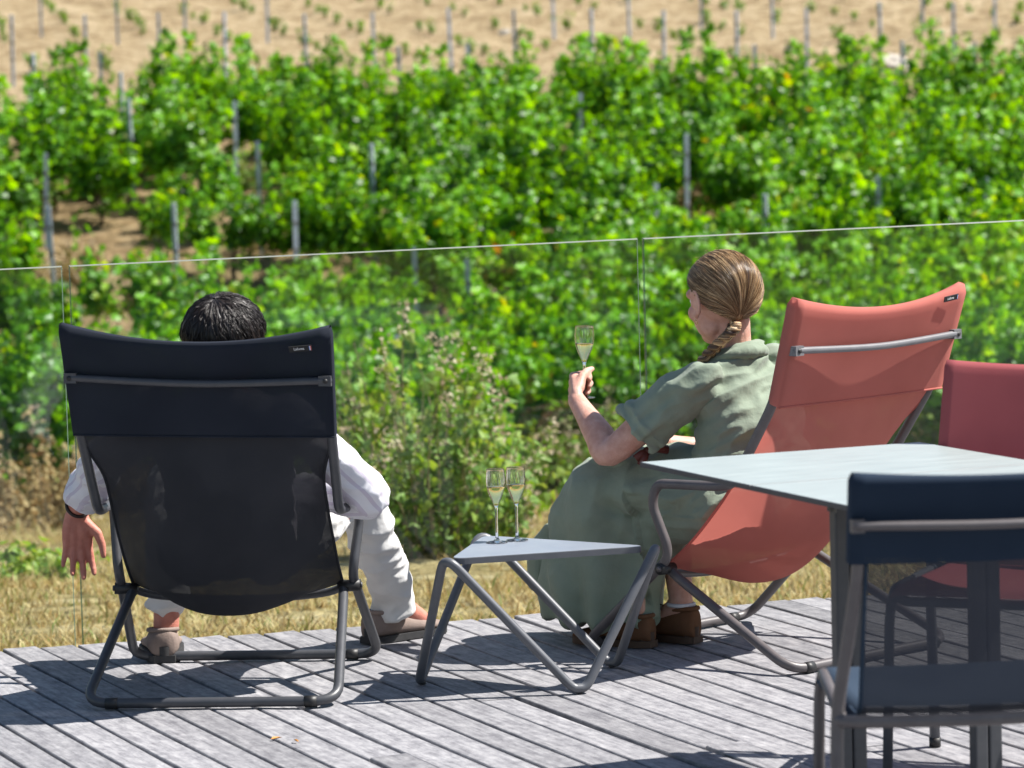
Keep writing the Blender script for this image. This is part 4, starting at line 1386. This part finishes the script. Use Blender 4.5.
# slack of the hem hanging forward on the far side
loft(mb, [(Vector((.20, 10.22, .33)), Vector((.11, .03, 0)), Vector((-.03, .05, 0))), (Vector((.155, 10.25, .24)), Vector((.12, .03, 0)), Vector((-.03, .06, 0))), (Vector((.145, 10.25, .145)), Vector((.115, .02, 0)), Vector((-.03, .06, 0)))], 24, 4)
def dress_d(c, n):
    d = .0035 * noise.noise(c * 26)
    low = max(0.0, min(1.0, (.44 - c.z) / .30))
    fwdness = (c - WW(0, .55, 0)).dot(w_fwd)
    if c.z > .52:                                                # bodice and sleeves: slanting drag folds
        q = Vector((c.x * .8 + c.z * .5, c.y * .8, c.z - c.x * .55))
        d += .014 * ridged(q, 5, 5, 15, 2) - .007
        d += .009 * ridged(q, 10, 10, 24, 9) - .003
    elif fwdness > .10:                                         # hanging skirt: long folds growing to the hem
        s_ = c.x * 1.0 - c.y * .35
        d += (.004 + .017 * low) * math.sin(s_ * 48 + c.z * 6 + 2.6 * noise.noise(c * 4)) * (.6 + .6 * noise.noise(c * 6))
        d += .018 * ridged(Vector((c.x + .6 * c.z, c.y, c.z)), 6, 6, 3, 11) - .009
        d += .006 * ridged(c, 12, 12, 4, 5) - .003
    else:                                                        # lap and thigh: folds pulled round the seat
        q = Vector((c.x + c.z * .7, c.y, c.z * 1.0 - c.x * .5))
        d += .026 * ridged(q, 4, 4, 10, 4) - .013
        d += .008 * ridged(q, 9, 9, 20, 7) - .002
        if n.z < 0: d = d * .25 - .010 * min(1, -n.z * 2)
    return d
fuse('dress', mb, .0052, M['dress'], wom, 5, dress_d)
# maroon ribbon tied at the waist
mb = MB()
rc = Vector((.372, 9.90, .565))
ball(mb, rc, (.014, .012, .012))
for v in ((-.035, -.01, -.022), (.045, .0, .010), (-.02, -.012, -.04), (.055, .01, .0)):
    e = rc + Vector(v)
    mb.add(*tube_geo([rc, rc.lerp(e, .5) + Vector((0, -.004, .004)), e], [.006, .011, .013], 8))
put(mb.build('ribbon', M['ribbon'], None), wom)
shoe(wom, anR + Vector((-math.cos(aA) * .055, -math.sin(aA) * .055, -.102)), aA, .262, M['brown_suede'], M['brown_sole'], .95, 1.1, 0, M['leather'])
shoe(wom, anL + Vector((-math.cos(aB) * .055, -math.sin(aB) * .055, -.097)), aB, .262, M['brown_suede'], M['brown_sole'], .95, 1.0)
P = [anR + Vector((0, 0, .004)) + Vector((math.cos(2 * math.pi * i / 20), math.sin(2 * math.pi * i / 20), 0)) * .036 for i in range(20)]
V, F = tube_geo(P, .006, 8, True)
put(mesh_obj('sock', V, F, M['sock']), wom)
# the flute in her raised hand: the stem runs through the closed fingers
g_dn = g_d; g_nn = (g_n - g_d * g_n.dot(g_d)).normalized()
stem_c = wrL + g_dn * .086 + g_nn * .030
hf_ = flute((stem_c.x + .002, stem_c.y, .690), 'champagne flute of pale wine held up in the woman\'s left hand', .150, (0, R(1.5), 0))

hf_.scale = (1.08, 1.08, 1.04)

# ------------------------------------------------------------------ plants
CMI = cam.matrix_world.inverted()
def to_px(p):
    q = CMI @ Vector(p)
    return 512 + CAM_F * q.x / -q.z, 384 - CAM_F * q.y / -q.z
def ground_at(px, py, dz=0.0, t0=10.8):
    """ground point whose height + dz is seen at the photo pixel"""
    d = (cam.matrix_world.to_3x3() @ Vector(((px - 512) / CAM_F, (384 - py) / CAM_F, -1))).normalized()
    t = t0
    while t < 140:
        p = Vector((0, 0, CAM_H)) + d * t
        if p.z <= gz(p.x, p.y) + dz:
            return p.x, p.y, gz(p.x, p.y)
        t += .05
    return p.x, p.y, gz(p.x, p.y)

def leaf_geo(rnd, size, lobes=5):
    """flat lobed vine leaf, slightly cupped: centre + rim"""
    V = [(0, 0, 0)]
    n = lobes * 2
    for k in range(n):
        a = 2 * math.pi * k / n + math.pi / 2
        r = size * (.56 if k % 2 == 0 else .40) * rnd.uniform(.85, 1.12)
        if k == 0: r *= 1.15
        if k == lobes: r *= .55
        V.append((r * math.cos(a), r * math.sin(a), -size * .10 * rnd.uniform(.3, 1.6)))
    F = [(0, 1 + k, 1 + (k + 1) % n) for k in range(n)]
    return V, F

def place_leaf(mb, rnd, p, out, size, lobes=5, droop=.5):
    V, F = leaf_geo(rnd, size, lobes)
    nrm = (Vector(out) * rnd.uniform(.5, 1.3) + Vector((rnd.gauss(0, .45), rnd.gauss(0, .45), rnd.gauss(droop, .4)))).normalized()
    q = nrm.to_track_quat('Z', 'Y').to_matrix() @ Matrix.Rotation(rnd.uniform(0, 6.28), 3, 'Z')
    P = Vector(p)
    mb.add([q @ Vector(v) + P for v in V], F)

def make_vine(seed, dens, hgt, name='grapevine'):
    rnd = random.Random(seed)
    root = thing(name, '', 'vine')
    tr = MB(); fo = MB()
    # gnarled trunk and two arms along the row (row = local Y)
    top = .42 + rnd.uniform(-.05, .05)
    tp = [(0, 0, -.05), (rnd.uniform(-.03, .03), rnd.uniform(-.04, .04), .18), (rnd.uniform(-.04, .04), rnd.uniform(-.05, .05), top)]
    P = [tuple(p) for p in crom(tp, 5)]
    tr.add(*tube_geo(P, [.028 - .012 * i / len(P) + rnd.uniform(-.003, .003) for i in range(len(P))], 7))
    for s in (-1, 1):
        a = [tp[2], (rnd.uniform(-.03, .03), s * .22, top + .06), (rnd.uniform(-.04, .04), s * .45, top + .02)]
        P = [tuple(p) for p in crom(a, 4)]
        tr.add(*tube_geo(P, [.015 - .007 * i / len(P) for i in range(len(P))], 6))
    shoots = int(20 * dens)
    for k in range(shoots):
        y0 = rnd.uniform(-.56, .56)
        h = hgt * rnd.uniform(.62, 1.12) * (1.18 if rnd.random() < .22 else 1)
        lx = rnd.gauss(0, .12); ly = rnd.gauss(0, .10)
        sp = crom([(0, y0 * .9, top), (lx * .5 + rnd.gauss(0, .05), y0 + ly * .4, top + (h - top) * .45), (lx + rnd.gauss(0, .06), y0 + ly, h), ], 6)
        if rnd.random() < .30:
            sp += crom([sp[-1], sp[-1] + np.array([rnd.gauss(0, .10), rnd.gauss(0, .1), -.10]), sp[-1] + np.array([rnd.gauss(0, .16), rnd.gauss(0, .15), -.34])], 3)
        P = [tuple(p) for p in sp]
        tr.add(*tube_geo(P, [.005 - .003 * i / len(P) for i in range(len(P))], 4, caps=False))
        nl = int(len(P) * 2.2)
        for j in range(nl):
            f = (j + rnd.random()) / nl * (len(P) - 1)
            i = min(int(f), len(P) - 2)
            b = Vector(P[i]).lerp(Vector(P[i + 1]), f - i)
            if b.z < .25: continue
            d = Vector((rnd.gauss(0, 1), rnd.gauss(0, .7), rnd.gauss(.1, .4))).normalized()
            sz = rnd.uniform(.07, .125) * (1.0 if f < len(P) * .8 else .75)
            place_leaf(fo, rnd, b + d * rnd.uniform(.03, .11), Vector((d.x * .9, d.y * .6 - .25, .1)), sz, 5, .3)
    # low leaves round the arms
    for j in range(int(60 * dens)):
        y = rnd.uniform(-.55, .55); z = rnd.uniform(.18, .6)
        d = Vector((rnd.choice((-1, 1)) * rnd.uniform(.05, .22), 0, 0))
        place_leaf(fo, rnd, (d.x, y, z), (d.x * 3, -.2, .2), rnd.uniform(.065, .115), 5, .3)
    fo.build('foliage', M['vine_leaf'], root, False)
    tr.build('trunk', M['bark'], root)
    return root

protos = [make_vine(100 + k, dens, h) for k, (dens, h) in enumerate([(1.3, 1.14), (1.15, 1.08), (1.25, 1.2), (1.0, 1.02), (1.1, 1.12), (1.35, 1.1), (.7, .92), (.85, .97)])]
used = [False] * len(protos)

def in_ell(px, py, lst):
    return any(((px - a) / rx) ** 2 + ((py - b) / ry) ** 2 < 1 for a, b, rx, ry in lst)
# bare dry patches seen between the vines (photo position of a vine's middle)
GAPS = [(50, 250, 56, 36), (125, 208, 46, 34), (200, 240, 30, 16), (330, 255, 30, 14), (280, 225, 34, 26), (255, 165, 18, 10), (692, 186, 40, 24), (505, 305, 56, 30), (400, 330, 26, 14), (845, 262, 26, 10), (20, 335, 22, 40)]
THIN = [(200, 190, 130, 80), (450, 300, 170, 60), (90, 320, 130, 60)]
POSTS = ((52, 208, 25), (131, 100, 38), (29, 74, 42), (120, 74, 43), (258, 143, 33), (294, 203, 26), (234, 103, 38), (372, 146, 33), (685, 136, 34), (654, 186, 29), (879, 178, 22.5), (985, 180, 29), (471, 262, 26), (415, 250, 25), (395, 352, 20), (43, 155, 31), (764, 196, 29), (577, 95, 40), (175, 205, 27), (803, 80, 42))
row_a = R(50)                                                   # rows climb the slope, leaning left
rdir = Vector((-math.sin(row_a), math.cos(row_a))); rnor = Vector((rdir.y, -rdir.x))
rv = random.Random(21)
vine_label = 'leafy green grapevine among the many alike in the dense vineyard block on the slope'
n_v = 0
for r_ in range(-8, 56):
    for k in range(0, 44):
        s = 14 + k * .88 + rv.uniform(-.30, .30) + (r_ % 2) * .4
        p = rdir * s + rnor * (r_ * 1.10 + rv.uniform(-.24, .24))
        if not (27.5 + .8 * math.sin(p.x * .9) < p.y < 47.4 - .10 * p.x + .5 * math.sin(p.x * 1.3)): continue
        if abs(p.x) > .150 * p.y + 1.7: continue
        z = gz(p.x, p.y)
        px, py = to_px((p.x, p.y, z + .62))
        if in_ell(px, py - 16, GAPS): continue
        if any(abs(px - a) < 13 and b + 15 < py < b + 88 for a, b, c_ in POSTS): continue
        if py > 375 and px < 120 and rv.random() < .45: continue
        if px < 330 and 175 < py < 430 and rv.random() < .34 * (1 - max(0, px) / 480): continue
        if 380 < px < 560 and 270 < py < 400 and rv.random() < .25: continue
        thin = in_ell(px, py, THIN)
        i = rv.choice((6, 7, 3)) if thin and rv.random() < .7 else rv.choice((0, 1, 2, 4, 5, 0, 2, 5))
        if used[i]:
            o = copy_thing(protos[i])
        else:
            o = protos[i]; used[i] = True
        o.location = (p.x, p.y, z - .02)
        sc = rv.uniform(.90, 1.10)
        o.scale = (sc * 1.12, sc * 1.0, sc * rv.uniform(.92, 1.06))
        o.rotation_euler = (0, 0, row_a + rv.uniform(-.2, .2) + (math.pi if rv.random() < .5 else 0))
        o['label'] = vine_label; o['group'] = 'grapevines in the green vineyard block'
        n_v += 1
for i, u in enumerate(used):
    if not u:
        for ch in list(protos[i].children): bpy.data.objects.remove(ch)
        bpy.data.objects.remove(protos[i])
print('vines', n_v)

# young vines on the bare soil
row_b = R(11); rdir = Vector((-math.sin(row_b), math.cos(row_b))); rnor = Vector((rdir.y, -rdir.x))
def make_young(seed):
    rnd = random.Random(seed)
    root = thing('young_vine', '', 'young vine')
    fo = MB(); st = MB()
    for k in range(rnd.randint(3, 5)):
        h = rnd.uniform(.16, .34); lx, ly = rnd.gauss(0, .06), rnd.gauss(0, .06)
        st.add(*tube_geo([(0, 0, -.03), (lx * .5, ly * .5, h * .5), (lx, ly, h)], [.006, .004, .002], 4))
        for j in range(7):
            f = rnd.uniform(.25, 1.05)
            d = Vector((rnd.gauss(0, 1), rnd.gauss(0, 1), rnd.gauss(.2, .4))).normalized()
            place_leaf(fo, rnd, Vector((lx * f, ly * f, h * f)) + d * .05, d, rnd.uniform(.06, .105))
    fo.build('foliage', M['young_leaf'], root, False)
    st.build('stem', M['bark'], root)
    return root
yp = [make_young(300 + k) for k in range(5)]
yu = [False] * 5
n_y = 0
post_pts = []
for r_ in range(-26, 40):
    off = rv.uniform(0, 1.2)
    for k in range(0, 44):
        s = 47 + k * 1.25 + off
        p = rdir * s + rnor * (r_ * 1.22 + rv.uniform(-.06, .06))
        if not (54 < p.y < 74): continue
        if abs(p.x) > .150 * p.y + .3: continue
        if rv.random() < .30: continue
        i = rv.randrange(5)
        o = copy_thing(yp[i]) if yu[i] else yp[i]
        yu[i] = True
        o.location = (p.x, p.y, gz(p.x, p.y))
        o.rotation_euler = (0, 0, rv.uniform(0, 6.28))
        sc = rv.uniform(.55, .95); o.scale = (sc, sc, sc)
        o['label'] = 'small young vine plant on the bare tan soil of the upper slope'
        o['group'] = 'young vines on the bare soil'
        n_y += 1
print('young', n_y)

# trellis posts: thin galvanised channel with notches
def make_post(h):
    root = thing('trellis_post', '', 'post')
    mb = MB()
    prof = [(-.02, -.014), (-.008, -.014), (-.008, .006), (.008, .006), (.008, -.014), (.02, -.014), (.02, .014), (-.02, .014)]
    n = len(prof)
    V = [(x, y, -.3) for x, y in prof] + [(x, y, h) for x, y in prof]
    mb.add(V, [(i, (i + 1) % n, n + (i + 1) % n, n + i) for i in range(n)] + [tuple(range(n, 2 * n))])
    mb.build('post_channel', M['post'], root, False)
    for z in (.45, .75, 1.02):
        mb = MB()
        mb.add(*box_geo(-.028, .028, -.02, .02, z * h / 1.25, z * h / 1.25 + .03))
        mb.build('wire_clip', M['brace_grey'], root, False)
    return root
pp = make_post(1.3)
first = [True]
def put_post(x, y, sc, lab, grp):
    o = pp if first[0] else copy_thing(pp)
    first[0] = False
    o.location = (x, y, gz(x, y)); o.scale = (1.15, 1.15, sc) if 'soil' in grp else (1.05, 1.05, sc)
    o.rotation_euler = (rv.gauss(0, .012), rv.gauss(0, .014), rv.uniform(-.5, .5))
    o['label'] = lab; o['group'] = grp
# among the green vines, at the places the photo shows them (tops)
for (px, py, D) in POSTS:
    d = cam.matrix_world.to_3x3() @ Vector(((px - 512) / CAM_F, (384 - py) / CAM_F, -1))
    x, y, z = ground_at(px, py, 1.28, 27.5)
    put_post(x, y, 1.0, 'thin grey metal trellis post standing up among the green vines', 'trellis posts among the green vines')
# on the bare soil: rows of posts
for (row, py0) in ((0, 10), (1, -26), (2, 48)):
    for k in range(16):
        px = -10 + k * 73 + (18, 52, 40)[row] + rv.uniform(-5, 5)
        py = py0 - (px - 512) * .012 + rv.uniform(-4, 4)
        if row == 2 and rv.random() < .62: continue
        if row == 1 and rv.random() < .25: continue
        x, y, z = ground_at(px, py, 1.12)
        if y > 90: continue
        put_post(x, y, .86, 'thin grey metal trellis post on the bare tan soil above the green vines', 'trellis posts on the bare soil')

# wild weeds near the deck
def wild_bush(px, py, h, wd, seed, label, name='weed_bush', leafm='weed_leaf', nst=34, plumes=True, nleaf=26, lsz=(.02, .055)):
    rnd = random.Random(seed)
    x, y, z = ground_at(px, py)
    root = thing(name, label, 'weeds' if plumes else 'shrub', (x, y, z))
    st = MB(); fo = MB(); pl = MB()
    for k in range(nst):
        a = rnd.uniform(0, 6.28); rr = wd * math.sqrt(rnd.random()) * .5
        b = Vector((rr * math.cos(a) * .6, rr * math.sin(a) * .6, -.05))
        hh = h * rnd.uniform(.45, 1.10) * (1 - .35 * (rr / (wd * .5)) ** 2)
        t = Vector((rr * math.cos(a) * 1.25 + rnd.gauss(0, .05), rr * math.sin(a) * 1.25 + rnd.gauss(0, .05), hh))
        mid = (b + t) / 2 + Vector((rnd.gauss(0, .04), rnd.gauss(0, .04), hh * .08))
        P = [tuple(p) for p in crom([tuple(b), tuple(mid), tuple(t)], 5)]
        st.add(*tube_geo(P, [.006 - .0045 * i / len(P) for i in range(len(P))], 4, caps=False))
        for j in range(nleaf):
            f = rnd.uniform(.08, .95) * (len(P) - 1); i = min(int(f), len(P) - 2)
            q = Vector(P[i]).lerp(Vector(P[i + 1]), f - i)
            d = Vector((rnd.gauss(0, 1), rnd.gauss(0, 1), rnd.gauss(.3, .5))).normalized()
            place_leaf(fo, rnd, q + d * rnd.uniform(.02, .10), d, rnd.uniform(*lsz) * 1.4, 3, .4)
        if plumes and rnd.random() < .38:
            for j in range(30):
                q = t + Vector((rnd.gauss(0, .028), rnd.gauss(0, .028), rnd.uniform(-.17, .05)))
                d = Vector((rnd.gauss(0, 1), rnd.gauss(0, 1), rnd.gauss(0, 1))).normalized()
                place_leaf(pl, rnd, q, d, rnd.uniform(.012, .032), 3, .3)
    st.build('stems', M['stem'], root)
    fo.build('foliage', M[leafm], root, False)
    if plumes:
        ph_ = pl.build('seed_heads', M['plume'], root, False)
        ph_['kind'] = 'stuff'
    return root
wild_bush(432, 554, 1.22, 1.0, 1, 'tall wild weed bush with pale seed heads right of the dark lounge chair', nst=80)
wild_bush(372, 535, .95, .9, 2, 'leafy green weed bush between the dark lounge chair and the tall pale seed heads', nst=46, plumes=False, nleaf=34)
wild_bush(350, 500, 1.15, .9, 9, 'loose weed clump with pale plumes above the dark chair right corner', nst=40)
wild_bush(505, 500, .62, .7, 3, 'low green weed bush behind the two flutes', nst=36, plumes=False, nleaf=30)
wild_bush(548, 485, .70, .5, 4, 'rust brown dried bush left of the seated woman', 'dry_shrub', 'dry_leaf', 34, False, 30)
wild_bush(30, 530, .75, 1.1, 5, 'straw coloured dried bush at the left frame edge behind the glass', 'dry_shrub', 'dry_leaf', 40, True, 24, (.02, .05))
wild_bush(92, 515, .65, .9, 6, 'straw coloured dried bush just left of the dark lounge chair', 'dry_shrub', 'dry_leaf', 40, False, 30)
wild_bush(14, 580, .17, .6, 7, 'low green weed tuft in the dry grass at the left frame edge', 'weed_tuft', 'weed_leaf', 26, False, 22)
wild_bush(600, 500, .8, .8, 8, 'green weed bush behind the woman, below her raised flute', nst=40, plumes=True)
wild_bush(915, 470, .9, 1.0, 10, 'green weed bush behind the right end of the coral lounge chair', nst=40, plumes=False, nleaf=34)
wild_bush(60, 420, .9, .8, 11, 'green bushy weed with broad leaves left of the dark chair behind the glass', 'weed_bush', 'weed_leaf', 36, False, 32, (.04, .08))

for k, (px, py, h, w_, lm) in enumerate(((100, 200, .55, .8, 'dry_leaf'), (140, 175, .5, .6, 'dry_leaf'), (60, 285, .6, .9, 'dry_leaf'), (275, 250, .6, .9, 'dry_leaf'), (250, 190, .5, .7, 'weed_leaf'), (695, 215, .55, .9, 'dry_leaf'), (505, 345, .6, .9, 'dry_leaf'), (530, 285, .5, .7, 'weed_leaf'), (25, 215, .5, .9, 'weed_leaf'), (845, 285, .5, .8, 'dry_leaf'))):
    w = wild_bush(px, py, h, w_, 60 + k, 'dry straw coloured weed clump in a bare gap between the green vines' if lm == 'dry_leaf' else 'olive green weed clump in a bare gap between the green vines', 'weed_clump', lm, 26, lm == 'dry_leaf', 18, (.03, .06))
    w['category'] = 'weeds'
    w['group'] = 'dry weed clumps between the vines' if lm == 'dry_leaf' else 'green weed clumps between the vines'
wild_bush(470, 548, .8, .7, 12, 'loose pale weed with thin stems just left of the two flutes', nst=40)
wild_bush(15, 420, .8, .9, 13, 'dry tan weeds at the left frame edge below the glass top', 'dry_shrub', 'dry_leaf', 36, True, 20, (.02, .05))
wild_bush(640, 520, .6, .8, 14, 'low weeds behind the raised arm of the woman', nst=36)
wild_bush(780, 545, .5, .9, 15, 'low dry weeds under the coral lounge chair far side', 'dry_shrub', 'dry_leaf', 30, False, 20, (.02, .05))
# dry grass: one mass of blades over the near ground
def dry_grass():
    n = 80000
    yy = 10.7 + (RNG.random(n) ** 1.25) * 14.5
    xx = (RNG.random(n) * 2 - 1) * (.15 * yy + .5)
    cl = np.array([noise.noise((x * .9, y * .7, 4.0)) + .5 * noise.noise((x * 3, y * 3, 9.0)) for x, y in zip(xx, yy)])
    keep = cl > -.18
    xx, yy, cl = xx[keep], yy[keep], cl[keep]
    n = len(xx)
    zz = np.array([gz(x, y) for x, y in zip(xx, yy)])
    h = (.02 + .045 * RNG.random(n)) * (1 + .9 * np.clip(cl, -.3, .7)) * np.where(RNG.random(n) < .06, 1.8, 1)
    a = RNG.random(n) * 6.283
    lean = RNG.normal(0, .55, (n, 2)) * h[:, None]
    w = .0035 + .004 * RNG.random(n)
    wx, wy = np.cos(a) * w, np.sin(a) * w
    B = np.stack([xx, yy, zz - .01], 1)
    side = np.stack([wx, wy, 0 * wx], 1)
    mid = B + np.stack([lean[:, 0] * .35, lean[:, 1] * .35, h * .6], 1)
    tip = B + np.stack([lean[:, 0], lean[:, 1], h], 1)
    V = np.stack([B - side, B + side, mid + side * .7, mid - side * .7, tip], 1).reshape(-1, 3)
    idx = np.arange(n)[:, None] * 5
    F = [tuple(q) for q in (idx + np.array([0, 1, 2, 3])).tolist()] + [tuple(q) for q in (idx + np.array([3, 2, 4])).tolist()]
    o = mesh_obj('dry_grass', V, F, M['straw'], None, False)
    o['kind'] = 'stuff'
    tag(o, 'straw yellow dry grass on the ground behind the deck', 'grass')
dry_grass()
# a few pale stones on the bare soil
for k, (px, py, s, lab) in enumerate(((893, 70, .28, 'pale tan boulder on the bare soil at the top edge of the green vines'), (794, 50, .13, 'small pale stone on the bare soil, left of the tan boulder'), (505, 35, .12, 'small pale stone on the bare soil at the top centre'))):
    bm = bmesh.new()
    bmesh.ops.create_icosphere(bm, subdivisions=3, radius=1)
    for v in bm.verts:
        v.co *= 1 + .3 * noise.noise(v.co * 1.3 + Vector((k * 7, 0, 0))) + .1 * noise.noise(v.co * 4)
        v.co.z *= .6
        v.co *= s
    me = bpy.data.meshes.new('stone'); bm.to_mesh(me); bm.free()
    me.materials.append(M['stone'])
    o = link(bpy.data.objects.new('stone', me))
    x, y, z = ground_at(px, py)
    o.location = (x, y, z + s * .25)
    tag(o, lab, 'stone')

# ------------------------------------------------------------------ light, world, view
el, az = R(53), R(6)                                          # azimuth measured from +X towards +Y
sd = Vector((math.cos(el) * math.cos(az), math.cos(el) * math.sin(az), math.sin(el)))
sun_data = bpy.data.lights.new('sun', 'SUN')
sun_data.energy = 4.9
sun_data.angle = R(.5)
sun_data.color = (1, .955, .89)
sun = link(bpy.data.objects.new('sun', sun_data))
sun.rotation_euler = (-sd).to_track_quat('-Z', 'Y').to_euler()
world = bpy.data.worlds.new('World')
scene.world = world
world.use_nodes = True
wn = world.node_tree
sky = wn.nodes.new('ShaderNodeTexSky')
sky.sky_type = 'NISHITA'
sky.sun_disc = False
sky.sun_elevation = el
sky.sun_rotation = math.atan2(sd.x, sd.y)
sky.air_density = 1.2
sky.dust_density = .6
wn.links.new(sky.outputs[0], wn.nodes['Background'].inputs[0])
wn.nodes['Background'].inputs[1].default_value = .056
scene.view_settings.view_transform = 'Standard'
scene.view_settings.look = 'None'
scene.view_settings.gamma = 1
scene.view_settings.use_curve_mapping = False
scene.view_settings.exposure = 1.10
cy = scene.cycles
cy.max_bounces = 12
cy.transparent_max_bounces = 32
cy.transmission_bounces = 12
cy.caustics_reflective = False
cy.caustics_refractive = False
cy.use_denoising = True
try:
    cy.denoiser = 'OPENIMAGEDENOISE'
except Exception:
    pass
